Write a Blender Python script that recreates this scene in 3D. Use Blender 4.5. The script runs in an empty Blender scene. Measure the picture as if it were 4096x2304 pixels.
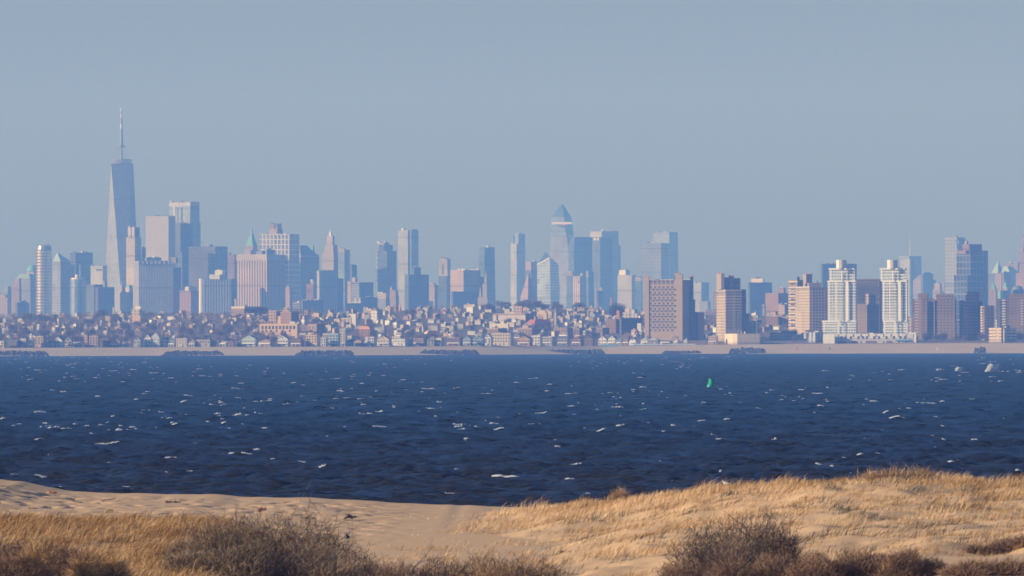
import bpy, math, random
import numpy as np
from mathutils import Vector, Matrix
random.seed(7); RNG = np.random.default_rng(7)
C = bpy.context.scene.collection
R = math.radians
# ------------------------------------------------------------------ camera frame of reference
# X = right, Y = away from the viewer, Z = up, metres.  FU = focal length in photograph pixels (4096 wide)
FU, CAMH, HORU = 41818.0, 14.0, 1372.0
K = {1: (0, 700, 1.9314), 2: (600, 700, 1.9314), 3: (1200, 700, 1.9314), 4: (1800, 700, 1.9314),
     5: (2400, 800, 2.2286), 6: (3000, 800, 2.2286), 7: (3500, 800, 2.2298), 0: (0, 0, 1.0)}
def ux(cr, x): return K[cr][0] + x / K[cr][2]
def uy(cr, y): return K[cr][1] + y / K[cr][2]
def wx(u, D): return (u - 2048.0) / FU * D
TAU = 10.0 / 4096      # the camera was held a hair off level
def HOR(u): return HORU + (2048.0 - u) * TAU
def wz(v, D, u=2048.0): return CAMH + D * (HOR(u) - v) / FU
SUN_AZ, SUN_EL = 254.0, 19.0

# ------------------------------------------------------------------ bookkeeping
def tag(o, label=None, cat=None, group=None, kind=None):
    if label: o['label'] = label
    if cat: o['category'] = cat
    if group: o['group'] = group
    if kind: o['kind'] = kind
    return o
def empty(name, loc, rz=0.0):
    o = bpy.data.objects.new(name, None); C.objects.link(o)
    o.empty_display_size = 1.0
    o.location = loc; o.rotation_euler = (0, 0, rz)
    return o
def copy_tree(o, parent=None):
    c = o.copy(); C.objects.link(c); c.parent = parent
    for ch in o.children: copy_tree(ch, c)
    return c

class MB:
    """collects faces of one part"""
    def __init__(s): s.v = []; s.f = []; s.uv = []; s.m = []
    def quad(s, pts, uv=None, mi=0):
        i = len(s.v); s.v += [tuple(p) for p in pts]; s.f.append(tuple(range(i, i + len(pts))))
        s.uv += uv if uv else [(0.0, 0.0)] * len(pts); s.m.append(mi)
    def box(s, c, size, rz=0.0, mi=0, bottom=True):
        hx, hy, hz = size[0] / 2, size[1] / 2, size[2] / 2
        ca, sa = math.cos(rz), math.sin(rz)
        def P(x, y, z): return (c[0] + x * ca - y * sa, c[1] + x * sa + y * ca, c[2] + z)
        q = [P(-hx, -hy, -hz), P(hx, -hy, -hz), P(hx, hy, -hz), P(-hx, hy, -hz), P(-hx, -hy, hz), P(hx, -hy, hz), P(hx, hy, hz), P(-hx, hy, hz)]
        for a, b, cc, d, L in ((0, 1, 5, 4, 2 * hx), (1, 2, 6, 5, 2 * hy), (2, 3, 7, 6, 2 * hx), (3, 0, 4, 7, 2 * hy)):
            s.quad([q[a], q[b], q[cc], q[d]], [(0, q[a][2]), (L, q[a][2]), (L, q[d][2]), (0, q[d][2])], mi)
        s.quad([q[4], q[5], q[6], q[7]], None, mi)
        if bottom: s.quad([q[3], q[2], q[1], q[0]], None, mi)
    def tube(s, p0, p1, r0, r1, n=6, mi=0, cap=True):
        p0, p1 = Vector(p0), Vector(p1); d = (p1 - p0)
        if d.length < 1e-6: return
        d.normalize(); a = d.orthogonal().normalized(); b = d.cross(a)
        A = [p0 + (a * math.cos(t) + b * math.sin(t)) * r0 for t in [2 * math.pi * k / n for k in range(n)]]
        B = [p1 + (a * math.cos(t) + b * math.sin(t)) * r1 for t in [2 * math.pi * k / n for k in range(n)]]
        for k in range(n):
            k2 = (k + 1) % n; s.quad([A[k], A[k2], B[k2], B[k]], None, mi)
        if cap: s.quad(A[::-1], None, mi); s.quad(B, None, mi)
    def lathe(s, prof, n=24, c=(0, 0), sy=1.0, mi=0, topmi=None):
        L = 2 * math.pi
        for (r0, z0), (r1, z1) in zip(prof[:-1], prof[1:]):
            for k in range(n):
                t0, t1 = L * k / n, L * (k + 1) / n
                P = lambda r, t, z: (c[0] + r * math.cos(t), c[1] + sy * r * math.sin(t), z)
                rr = max(r0, r1)
                s.quad([P(r0, t0, z0), P(r0, t1, z0), P(r1, t1, z1), P(r1, t0, z1)],
                       [(rr * t0, z0), (rr * t1, z0), (rr * t1, z1), (rr * t0, z1)], mi)
        r, z = prof[-1]
        if r > 0.02:
            s.quad([(c[0] + r * math.cos(L * k / n), c[1] + sy * r * math.sin(L * k / n), z) for k in range(n)], None, mi if topmi is None else topmi)
    def build(s, name, mats, parent=None, smooth=False, loc=None):
        me = bpy.data.meshes.new(name); me.from_pydata(s.v, [], s.f)
        uvl = me.uv_layers.new(name='UVMap')
        flat = np.array(s.uv, dtype=np.float32).ravel(); uvl.data.foreach_set('uv', flat)
        for m in (mats if isinstance(mats, (list, tuple)) else [mats]): me.materials.append(m)
        me.polygons.foreach_set('material_index', np.array(s.m, dtype=np.int32))
        if smooth: me.polygons.foreach_set('use_smooth', np.ones(len(s.f), dtype=bool))
        me.update()
        o = bpy.data.objects.new(name, me); C.objects.link(o)
        if parent is not None: o.parent = parent
        if loc is not None: o.location = loc
        return o

def np_mesh(name, V, F, mats, parent=None, smooth=False, attrs=None, mi=None):
    """V (n,3), F (m,k) numpy arrays"""
    me = bpy.data.meshes.new(name); k = F.shape[1]
    me.vertices.add(len(V)); me.vertices.foreach_set('co', V.astype(np.float32).ravel())
    me.loops.add(F.size); me.loops.foreach_set('vertex_index', F.astype(np.int32).ravel())
    me.polygons.add(len(F)); me.polygons.foreach_set('loop_start', np.arange(0, F.size, k, dtype=np.int32))
    try: me.polygons.foreach_set('loop_total', np.full(len(F), k, dtype=np.int32))
    except Exception: pass
    for m in (mats if isinstance(mats, (list, tuple)) else [mats]): me.materials.append(m)
    if mi is not None: me.polygons.foreach_set('material_index', mi.astype(np.int32))
    me.polygons.foreach_set('use_smooth', np.full(len(F), smooth, dtype=bool))
    for an, (dt, arr) in (attrs or {}).items():
        at = me.attributes.new(an, dt, 'POINT')
        at.data.foreach_set('value' if dt == 'FLOAT' else 'color', arr.astype(np.float32).ravel())
    me.update(calc_edges=True); me.validate()
    o = bpy.data.objects.new(name, me); C.objects.link(o)
    if parent is not None: o.parent = parent
    return o

# ------------------------------------------------------------------ numpy value noise
def _h(ix, iy, seed):
    n = (ix.astype(np.int64) * 374761393 + iy.astype(np.int64) * 668265263 + seed * 982451653) & 0x7fffffff
    n = ((n ^ (n >> 13)) * 1274126177) & 0x7fffffff
    return ((n ^ (n >> 16)) & 0xffff) / 65535.0
def vnoise(x, y, seed=0):
    x = np.asarray(x, dtype=np.float64); y = np.asarray(y, dtype=np.float64)
    ix, iy = np.floor(x), np.floor(y); fx, fy = x - ix, y - iy
    fx = fx * fx * (3 - 2 * fx); fy = fy * fy * (3 - 2 * fy)
    a, b = _h(ix, iy, seed), _h(ix + 1, iy, seed); c, d = _h(ix, iy + 1, seed), _h(ix + 1, iy + 1, seed)
    return (a * (1 - fx) + b * fx) * (1 - fy) + (c * (1 - fx) + d * fx) * fy
def fbm(x, y, seed=0, o=4):
    t, a, s = 0.0, 0.5, 0.0
    for k in range(o):
        t = t + a * vnoise(x * 2 ** k + 17.3 * k, y * 2 ** k - 9.1 * k, seed + k); s += a; a *= 0.5
    return t / s
def sstep(a, b, x):
    t = np.clip((np.asarray(x, dtype=np.float64) - a) / (b - a), 0, 1); return t * t * (3 - 2 * t)

# ------------------------------------------------------------------ materials
def new_mat(name):
    m = bpy.data.materials.new(name); m.use_nodes = True
    nt = m.node_tree; b = nt.nodes['Principled BSDF']
    return m, nt, b
def N(nt, t, **kw):
    n = nt.nodes.new(t)
    for k, v in kw.items(): setattr(n, k, v)
    return n
def math_(nt, op, a, b=None):
    n = N(nt, 'ShaderNodeMath', operation=op)
    for i, q in enumerate((a, b)):
        if q is None: continue
        if hasattr(q, 'links'): nt.links.new(q, n.inputs[i])
        else: n.inputs[i].default_value = q
    return n.outputs[0]
def mixc(nt, f, a, b):
    n = N(nt, 'ShaderNodeMix', data_type='RGBA')
    for s, q in ((n.inputs[0], f), (n.inputs[6], a), (n.inputs[7], b)):
        if hasattr(q, 'links'): nt.links.new(q, s)
        elif isinstance(q, (tuple, list)): s.default_value = (*q[:3], 1)
        else: s.default_value = q
    return n.outputs[2]
_plain = {}
def plain(col, rough=0.8, var=0.12, scale=0.6, metal=0.0, name='paint'):
    key = (col, rough, var, scale, metal)
    if key in _plain: return _plain[key]
    m, nt, b = new_mat(name)
    tc = N(nt, 'ShaderNodeTexCoord'); no = N(nt, 'ShaderNodeTexNoise'); no.inputs['Scale'].default_value = scale; no.inputs['Detail'].default_value = 4
    nt.links.new(tc.outputs['Object'], no.inputs['Vector'])
    lo = tuple(c * (1 - var) for c in col); hi = tuple(min(1, c * (1 + var)) for c in col)
    nt.links.new(mixc(nt, no.outputs['Fac'], lo, hi), b.inputs['Base Color'])
    b.inputs['Roughness'].default_value = rough; b.inputs['Metallic'].default_value = metal
    _plain[key] = m; return m
_fac = {}
def facade(wall, glass, bay=4.0, floor=4.0, wf=0.5, hf=0.5, rough=0.8, grough=0.25, metal=0.0, var=0.10, spec=0.4, block=.22, plantb=.35):
    """procedural facade on metric UVs: glazing of wf x hf of every bay x floor cell"""
    key = (wall, glass, bay, floor, wf, hf, rough, grough, metal, var, spec, block, plantb)
    if key in _fac: return _fac[key]
    m, nt, b = new_mat('facade')
    uv = N(nt, 'ShaderNodeUVMap'); sx = N(nt, 'ShaderNodeSeparateXYZ'); nt.links.new(uv.outputs[0], sx.inputs[0])
    fu = math_(nt, 'LESS_THAN', math_(nt, 'FRACT', math_(nt, 'DIVIDE', sx.outputs[0], bay)), wf)
    fv = math_(nt, 'LESS_THAN', math_(nt, 'FRACT', math_(nt, 'DIVIDE', sx.outputs[1], floor)), hf)
    g = math_(nt, 'MULTIPLY', fu, fv)
    # each pane its own tone (blinds, painted reflections), broad reflection patches painted into the wall colour
    cell = N(nt, 'ShaderNodeCombineXYZ')
    nt.links.new(math_(nt, 'FLOOR', math_(nt, 'DIVIDE', sx.outputs[0], bay * 2)), cell.inputs[0])
    nt.links.new(math_(nt, 'FLOOR', math_(nt, 'DIVIDE', sx.outputs[1], floor * 2)), cell.inputs[1])
    wn = N(nt, 'ShaderNodeTexWhiteNoise', noise_dimensions='2D'); nt.links.new(cell.outputs[0], wn.inputs[0])
    no = N(nt, 'ShaderNodeTexNoise'); no.inputs['Scale'].default_value = 0.035; no.inputs['Detail'].default_value = 3
    nt.links.new(uv.outputs[0], no.inputs['Vector'])
    lo = tuple(c * (1 - var) for c in wall); hi = tuple(min(1, c * (1 + var)) for c in wall)
    w = mixc(nt, no.outputs['Fac'], lo, hi)
    gl = mixc(nt, wn.outputs[0], tuple(c * 0.65 for c in glass), tuple(min(1, c * 1.5) for c in glass))
    # plant storeys: a darker louvred band every so many floors; bays re-clad or re-glazed in blocks
    c2 = N(nt, 'ShaderNodeCombineXYZ'); nt.links.new(math_(nt, 'FLOOR', math_(nt, 'DIVIDE', sx.outputs[0], bay * 5.3)), c2.inputs[0]); nt.links.new(math_(nt, 'FLOOR', math_(nt, 'DIVIDE', sx.outputs[1], floor * 8.7)), c2.inputs[1])
    w2 = N(nt, 'ShaderNodeTexWhiteNoise', noise_dimensions='2D'); nt.links.new(c2.outputs[0], w2.inputs[0])
    band = math_(nt, 'LESS_THAN', math_(nt, 'FRACT', math_(nt, 'DIVIDE', sx.outputs[1], floor * 16.4)), .055)
    tone = math_(nt, 'SUBTRACT', math_(nt, 'ADD', math_(nt, 'MULTIPLY', w2.outputs[0], block), 1 - block / 2), math_(nt, 'MULTIPLY', band, plantb))
    vm = N(nt, 'ShaderNodeVectorMath', operation='SCALE'); nt.links.new(mixc(nt, g, w, gl), vm.inputs[0]); nt.links.new(tone, vm.inputs['Scale'])
    nt.links.new(vm.outputs[0], b.inputs['Base Color'])
    rr = N(nt, 'ShaderNodeMix', data_type='FLOAT'); nt.links.new(g, rr.inputs[0]); rr.inputs[2].default_value = rough; rr.inputs[3].default_value = grough
    nt.links.new(rr.outputs[0], b.inputs['Roughness'])
    b.inputs['Metallic'].default_value = metal
    b.inputs['Specular IOR Level'].default_value = spec
    _fac[key] = m; return m

GD = (.075, .085, .10)          # dark glass
MT = dict(
 stone=facade((0.374,0.315,0.255), GD, 4.2, 4.1, .42, .5), tan=facade((0.425,0.306,0.212), GD, 4.2, 4.1, .42, .5),
 tanstripe=facade((0.527,0.383,0.264), (.06, .065, .08), 6.4, 4.0, .46, 1.1), greystripe=facade((0.378,0.378,0.387), (.09, .10, .13), 3.6, 3.9, .55, .78),
 ribs=facade((.40, .41, .43), (.12, .14, .18), 6.0, 4.0, .45, 1.1), brown=facade((.24, .16, .125), (.05, .05, .055), 4.2, 4.0, .5, .45),
 pink=facade((.35, .25, .20), (.08, .08, .09), 4.4, 4.1, .4, .5), brick=facade((.28, .165, .12), (.06, .06, .07), 4.0, 3.6, .4, .5),
 grey=facade((0.315,0.315,0.319), GD, 4.2, 4.0, .5, .5), greyband=facade((0.304,0.304,0.312), (.10, .12, .15), 4.0, 4.2, 1.1, .52),
 white=facade((0.475,0.446,0.403), (.20, .21, .23), 5.0, 4.2, .45, .5), cream=facade((0.48,0.405,0.315), (.15, .14, .14), 5.0, 4.2, .4, .5),
 blank=facade((0.372,0.353,0.335), (.54, .51, .48), 9.0, 5.0, .1, .5, block=.05, plantb=0.0), darkband=facade((.11, .095, .09), (.05, .055, .07), 4.0, 4.1, 1.1, .55, .5),
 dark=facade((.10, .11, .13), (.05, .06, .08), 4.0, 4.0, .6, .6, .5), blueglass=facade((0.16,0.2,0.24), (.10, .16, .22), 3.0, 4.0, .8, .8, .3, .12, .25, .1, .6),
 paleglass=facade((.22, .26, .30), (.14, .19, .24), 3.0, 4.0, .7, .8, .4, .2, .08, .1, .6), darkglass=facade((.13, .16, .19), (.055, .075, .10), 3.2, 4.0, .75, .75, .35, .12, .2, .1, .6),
 steel=facade((.27, .275, .285), (.13, .15, .18), 5.5, 4.0, .4, .6, .35, .2, .5), pinkglass=facade((.30, .30, .31), (.21, .225, .25), 3.0, 4.1, .6, .7, .45, .2, .25),
 grid=facade((0.56,0.504,0.432), (.14, .13, .14), 9.0, 4.2, .62, 1.1), gridw=facade((0.544,0.504,0.448), (.13, .14, .17), 9.5, 12.0, .66, .8),
 gold=facade((.74, .60, .42), (.26, .28, .31), 3.0, 7.0, 1.1, .5, .22, .16, .9, .1, .7, .1, .1), bluegrid=facade((.11, .135, .165), (.045, .065, .095), 9.0, 12.0, .82, .8, .4, .15, .4, .1, .6), silver=facade((.30, .34, .39), (.20, .26, .32), 2.6, 4.0, .6, 1.1, .3, .22, .6, .1, .7),
 roof=plain((.16, .155, .15), .9), copper=plain((.13, .34, .28), .7), slate=plain((.15, .17, .19), .7), greencap=plain((.25, .36, .33), .7),
 pale=plain((.62, .60, .57), .7), mast=plain((.40, .40, .42), .5), redsteel=plain((.35, .14, .10), .7), cap=plain((.72, .62, .50), .7),
)
def steelgrey(): return plain((.25, .27, .30), .5)

# ------------------------------------------------------------------ solids placed from sizes measured on the photograph
def rect(xl, xm, xr, D, a, depth=None):
    k = D / FU
    if xr - xm < 0.3: Ll = (xm - xl) * k / math.cos(a); Lr = depth or min(35.0, max(8.0, Ll * 0.6))
    elif xm - xl < 0.3: Lr = (xr - xm) * k / math.sin(a); Ll = depth or min(35.0, max(8.0, Lr * 0.6))
    else: Ll = (xm - xl) * k / math.cos(a); Lr = (xr - xm) * k / math.sin(a)
    return (wx((xl + xr) / 2, D), Ll, Lr)
def corners(cx, cy, Ll, Lr, a):
    e1 = (-math.cos(a), math.sin(a)); e2 = (math.sin(a), math.cos(a))
    P = lambda s, t: (cx + s * Ll / 2 * e1[0] + t * Lr / 2 * e2[0], cy + s * Ll / 2 * e1[1] + t * Lr / 2 * e2[1])
    return [P(1, -1), P(-1, -1), P(-1, 1), P(1, 1)]      # left end of lit face, near corner, right end, back
def solid(mb, B, T, z0, z1, mi=0, mtop=1):
    u = 0.0
    for i in range(4):
        j = (i + 1) % 4; L = math.dist(B[i], B[j])
        mb.quad([(*B[i], z0), (*B[j], z0), (*T[j], z1), (*T[i], z1)], [(u, z0), (u + L, z0), (u + L, z1), (u, z1)], mi); u += L
    if math.dist(T[0], T[2]) > 0.3: mb.quad([(*T[i], z1) for i in range(4)], None, mtop)

class Tower:
    def __init__(s, name, label, cat, D, cr, xc, ybase, group=None):
        s.cr, s.D = cr, D; s.u0 = ux(cr, xc); s.X = wx(s.u0, D); s.zb = ybase if ybase is not None else 8.0
        s.root = empty(name, (s.X, D, s.zb)); tag(s.root, label, cat, group)
        s.seg = []
    def part(s, pn, mat, xl, xm, xr, yt, yb=None, a=None, top=None, cyl=None, depth=None, dy=0.0, mtop='roof', parent=None):
        D = s.D + dy; U = lambda q: ux(s.cr, q)
        XL, XM, XR = U(xl), U(xm), U(xr)
        if a is None:
            wl, wr = XM - XL, XR - XM
            a = 0.18 if wr < 0.3 else (1.3 if wl < 0.3 else min(max(math.atan2(wr, wl), R(16)), R(68)))
        else: a = R(a)
        z1 = wz(uy(s.cr, yt), D, s.u0) - s.zb
        z0 = (wz(uy(s.cr, yb), D, s.u0) - s.zb) if yb is not None else 0.0
        m = MT[mat] if isinstance(mat, str) else mat; mt = MT[mtop] if isinstance(mtop, str) else mtop
        mb = MB()
        if cyl is not None:
            r = (XR - XL) / 2 * D / FU; cx = wx((XL + XR) / 2, D) - s.X
            prof = [(r, z0), (r, z1)] if cyl == 1 else [(r * q, z0 + (z1 - z0) * t) for q, t in cyl]
            mb.lathe(prof, 36, (cx, dy), 1.0, 0, 1)
            o = mb.build(pn, [m, mt], parent or s.root, smooth=False)
            s.seg.append(None); return o
        cx, Ll, Lr = rect(XL, XM, XR, D, a, depth)
        B = corners(cx - s.X, dy, Ll, Lr, a)
        if top is None: T = B
        else:
            t = [U(q) for q in top]
            if t[2] - t[0] < 1.5: T = [(wx((t[0] + t[2]) / 2, D) - s.X, dy)] * 4
            else:
                c2, l2, r2 = rect(*t, D, a, depth * (t[2] - t[0]) / (XR - XL) if depth else None); T = corners(c2 - s.X, dy, l2, r2, a)
        solid(mb, B, T, z0, z1)
        o = mb.build(pn, [m, mt], parent or s.root)
        s.seg.append((B, Ll, Lr, a, z0, z1)); return o
# tuning values
SEA_NEAR, SEA_FAR, SEA_SPEC, SEA_SHEEN = (.027, .024, .019), (.012, .023, .034), .34, (.46, .66, .88)
SAND_A, SAND_B = (.66, .41, .20), (.80, .53, .275)
GR = [(.24, .13, .05), (.45, .27, .115), (.60, .405, .215), (.77, .56, .335)]
HAZE_COL, HAZE_D, HAZE_ABS = (.16, .37, 1.0), 6.1e-5, (1, 1, 1)
SKY = (1.0, 0.6, 2.5, .056)
SKY_TINT = (.90, 1.03, 1.5)
SUN_E, SUN_C, EXPO = 4.6, (1.0, .885, .745), 0.28
# ------------------------------------------------------------------ far skyline
FARG = 'towers of the far skyline'
TOWERS = {}
def T(label, D, cr, parts, name='tower', cat='tower', yb=None):
    t = Tower(name, label, cat, D, cr, (parts[0][2] + parts[0][4]) / 2, yb, FARG)
    for p in parts:
        o = p[6] if len(p) > 6 else {}
        t.part(p[0], p[1], *p[2:6], **o)
    auto_plant(t, parts)
    return t
_ap = random.Random(77)
def auto_plant(t, parts):
    """tanks, lift houses and vents on the flat top of the highest storey block"""
    hi = min(parts, key=lambda p: p[5]); o = hi[6] if len(hi) > 6 else {}
    if 'top' in o or o.get('cyl') or hi[4] - hi[2] < 30: return
    w = hi[4] - hi[2]; c0 = hi[2] + w * _ap.uniform(.08, .3)
    n = _ap.randint(2, 4); c1 = c0 + w * _ap.uniform(.4, .62); hh = _ap.uniform(7, 13)
    for i in range(n): clutter(t, c0 + (c1 - c0) * i / n, c0 + (c1 - c0) * (i + 1) / n, hi[5], int(hi[2] * 7 + t.D) + i, 1, hh, _ap.choice(['slate', 'grey', 'pale', 'roof']))
def clutter(t, xl, xr, yroof, seed, n=5, h=10, mat='slate'):
    """roof plant: small boxes standing on a roof"""
    rr = random.Random(seed); mb = MB()
    k = t.D / FU / K[t.cr][2]
    for i in range(n):
        x = xl + (xr - xl) * (i + rr.random() * .8) / n; hh = h * (0.4 + rr.random() * .8); w = (xr - xl) / n * (.25 + .5 * rr.random())
        z = wz(uy(t.cr, yroof), t.D, t.u0) - t.zb
        mb.box((wx(ux(t.cr, x), t.D) - t.X, rr.uniform(-6, 6), z + hh * k / 2 - .05), (w * k, 8, hh * k), .4)
    mb.build('roof_plant' if n > 1 else 'lift_house', MT[mat] if isinstance(mat, str) else mat, t.root)

# --- crop 1 : left end of the skyline
T('hazy grey tower with stepped pyramid top at the left edge of the skyline', 25900, 1, [('shaft', 'grey', 3, 60, 88, 905), ('crown', 'slate', 20, 62, 86, 858, dict(yb=905, top=(35, 62, 80)))])
T('squat tan block cut by the left edge of the frame', 24400, 1, [('shaft', 'tan', -22, 60, 84, 945), ('setback', 'tan', -12, 40, 62, 925, dict(yb=945))])
t = T('grey tower with flat-topped green roof beside a reddish wing', 25000, 1, [('shaft', 'grey', 112, 238, 276, 800), ('roof', 'greencap', 128, 236, 272, 764, dict(yb=800, top=(150, 225, 252))), ('wing', 'pink', 87, 150, 165, 845, dict(dy=-60)), ('setback', 'pink', 110, 148, 162, 799, dict(yb=845, dy=-60))])
T('dark low block in front of the reddish stepped tower', 24000, 1, [('shaft', 'dark', 118, 135, 226, 985), ('setback', 'dark', 150, 160, 205, 972, dict(yb=985))])
T('tan tower with green dome half hidden behind the golden round tower', 25600, 1, [('shaft', 'stone', 206, 262, 300, 745), ('dome', 'copper', 208, 0, 296, 694, dict(yb=745, cyl=((1, 0), (.98, .25), (.86, .55), (.62, .82), (.3, .97), (.05, 1))))])
t = T('slim round golden glass tower with lattice crown', 23700, 1, [('shaft', 'gold', 277, 300, 402, 585, dict(cyl=1)), ('crown', 'steel', 281, 0, 400, 548, dict(yb=585, cyl=((.97, 0), (1, .3), (.9, 1))))])
clutter(t, 300, 398, 548, 3, 6, 14, 'gold')
T('grey tower with sharp green pyramid roof', 24900, 1, [('shaft', 'greyband', 404, 471, 578, 690, dict(a=50)), ('setback', 'grey', 407, 470, 545, 664, dict(yb=690, a=50)), ('roof', 'greencap', 407, 470, 545, 596, dict(yb=664, a=50, top=(443, 443.5, 444)))])
t = T('flat-topped dark banded tower with lower front block', 25300, 1, [('shaft', 'darkband', 538, 588, 719, 601), ('annex', 'blueglass', 612, 622, 702, 690, dict(dy=-120))])
clutter(t, 560, 715, 601, 4, 7, 6)
T('blue-grey round tower with pale drum on its roof', 23500, 1, [('shaft', 'silver', 541, 0, 662, 806, dict(cyl=1)), ('roof_drum', 'cap', 548, 0, 640, 795, dict(yb=806, cyl=((1, 0), (.96, 1)))), ('cap', 'pale', 580, 0, 612, 768, dict(yb=795, cyl=1))])
T('small cream tower with dark slots near the top', 24600, 1, [('shaft', 'white', 700, 798, 826, 700, dict(a=22)), ('slot', 'dark', 742, 788, 790, 726, dict(yb=740, a=22, dy=-38))])
T('dark blue slab at the foot of the tallest tower', 23300, 1, [('shaft', 'dark', 665, 730, 800, 846), ('wing', 'darkband', 735, 760, 884, 866, dict(dy=-40)), ('penthouse', 'slate', 795, 810, 828, 822, dict(yb=866, dy=-30))])
T('dark block with striped lit side and brown cupola', 23200, 1, [('shaft', 'greystripe', 886, 930, 1026, 905), ('annex', 'tan', 866, 884, 888, 1020, dict(dy=-40)), ('cupola', plain((.30, .20, .16)), 918, 940, 972, 850, dict(yb=905, top=(936, 943, 950))), ('finial', 'copper', 939, 943, 947, 822, dict(yb=850))])
T('low green-roofed hall below the cream twin-pier tower', 23900, 1, [('hall', 'cream', 968, 1000, 1028, 868), ('roof', 'copper', 968, 1000, 1028, 850, dict(yb=868, top=(985, 1000, 1012)))], 'hall', 'hall')

# --- the tallest tower: eight long triangles between a square base and a turned square top
def tallest():
    D = 25200; k = D / FU; cx = wx(487, D); zb = 8.0
    root = empty('skyscraper', (cx, D, zb)); tag(root, 'tallest tapering glass skyscraper with a long mast', 'skyscraper', FARG)
    zt = wz(660, D, 487) - zb; z0 = 60.0; r0, r1 = 76 * k, 62.5 * k; ph = R(6.3)
    base = [(r0 * math.sin(ph + i * math.pi / 2), -r0 * math.cos(ph + i * math.pi / 2)) for i in range(4)]
    topc = [(r1 * math.sin(ph - math.pi / 4 + i * math.pi / 2), -r1 * math.cos(ph - math.pi / 4 + i * math.pi / 2)) for i in range(4)]
    gl = facade((.30, .31, .33), (.16, .19, .24), 3.0, 4.0, .75, .8, .35, .2, .45, .05, .6, .10, .15)
    p = MB()
    for i in range(4): j = (i + 1) % 4; p.quad([(*base[i], 0), (*base[j], 0), (*base[j], z0), (*base[i], z0)], [(0, 0), (62, 0), (62, z0), (0, z0)])
    p.build('podium', MT['greystripe'], root)
    f = MB()
    for i in range(4):
        j = (i + 1) % 4; L = math.dist(base[i], base[j])
        # upright triangle on base edge i-j, apex top corner j (it lies half-way between), and the inverted one beside it
        f.quad([(*base[i], z0), (*base[j], z0), (*topc[j], zt)], [(0, z0), (L, z0), (L / 2, zt)])
        f.quad([(*base[j], z0), (*topc[(j + 1) % 4], zt), (*topc[j], zt)], [(L / 2, z0), (L, zt), (0, zt)])
    f.quad([(*q, zt) for q in topc], None, 0)
    f.build('shaft', gl, root)
    b = MB()   # pale maintenance band half-way up: an octagon just proud of the glass
    zz = wz(797, D, 487) - zb; t = (zz - z0) / (zt - z0)
    def ring(z, gr):
        t = (z - z0) / (zt - z0); q = []
        for i in range(4):
            j = (i + 1) % 4
            q.append(tuple(gr * (base[i][c] * (1 - t) + topc[i][c] * t) for c in (0, 1))); q.append(tuple(gr * (base[i][c] * (1 - t) + topc[j][c] * t) for c in (0, 1)))
        return q
    A, B2 = ring(zz - 1.5, 1.004), ring(zz + 1.5, 1.004)
    for i in range(8): j = (i + 1) % 8; b.quad([(*A[i], zz - 1.5), (*A[j], zz - 1.5), (*B2[j], zz + 1.5), (*B2[i], zz + 1.5)])
    b.build('glazing_band', MT['pinkglass'], root)
    pr = MB(); zp = zt + 4
    par = [tuple(c * 1.006 for c in q) for q in topc]
    for i in range(4): j = (i + 1) % 4; pr.quad([(*par[i], zt - 1), (*par[j], zt - 1), (*par[j], zt + 3), (*par[i], zt + 3)])
    pr.build('parapet', MT['pinkglass'], root)
    rg = MB(); ro = 39 * k; zr0, zr1 = wz(658, D, 487) - zb, wz(639, D, 487) - zb
    for zq in (zr0 + 3, (zr0 + zr1) / 2 + 2, zr1):
        for i in range(20):
            a0, a1 = 2 * math.pi * i / 20, 2 * math.pi * (i + 1) / 20
            rg.tube((ro * math.cos(a0), ro * math.sin(a0), zq), (ro * math.cos(a1), ro * math.sin(a1), zq), 1.3, 1.3, 5)
    for i in range(20):
        a0, a1 = 2 * math.pi * i / 20, 2 * math.pi * (i + .8) / 20
        rg.tube((ro * math.cos(a0), ro * math.sin(a0), zr0), (ro * math.cos(a1), ro * math.sin(a1), zr1 + 1), .8, .8, 5)
    rg.build('ring_platform', steelgrey(), root)
    m = MB(); segs = [(638, 2.6, 0), (584, 1.8, 0), (537, 2.6, 0), (514, 2.2, 1), (496, 1.8, 0), (471, 1.5, 1), (452, 1.1, 0), (431, .9, 1)]
    y0, r0_ = 658, 5.0
    for y, r, mi in [(638, 3.6, 0), (584, 2.2, 0), (578, 4.2, 0), (537, 3.3, 0), (514, 2.8, 0), (497, 3.0, 1), (471, 2.0, 0), (454, 1.6, 1), (446, 2.2, 0), (431, 1.7, 1)]:
        m.tube((0, 0, wz(y0, D, 487) - zb), (0, 0, wz(y, D, 487) - zb), r0_, r, 8, mi); y0, r0_ = y, r
    m.lathe([(1.5, wz(590, D, 487) - zb), (8.5, wz(586, D, 487) - zb), (8.5, wz(582, D, 487) - zb), (1.5, wz(580, D, 487) - zb)], 14)
    ms = m.build('mast', [steelgrey(), MT['cap']], root)
    for sx, sy in ((-1, -.4), (1, -.4), (-.5, .8), (.6, .8)):
        c = MB(); c.tube((sx * 7.5, sy * 7.5, wz(586, D, 487) - zb), (sx * 19.5, sy * 19.5, wz(640, D, 487) - zb), .35, .35, 4); c.build('guy_cable', steelgrey(), ms)
tallest()

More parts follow.
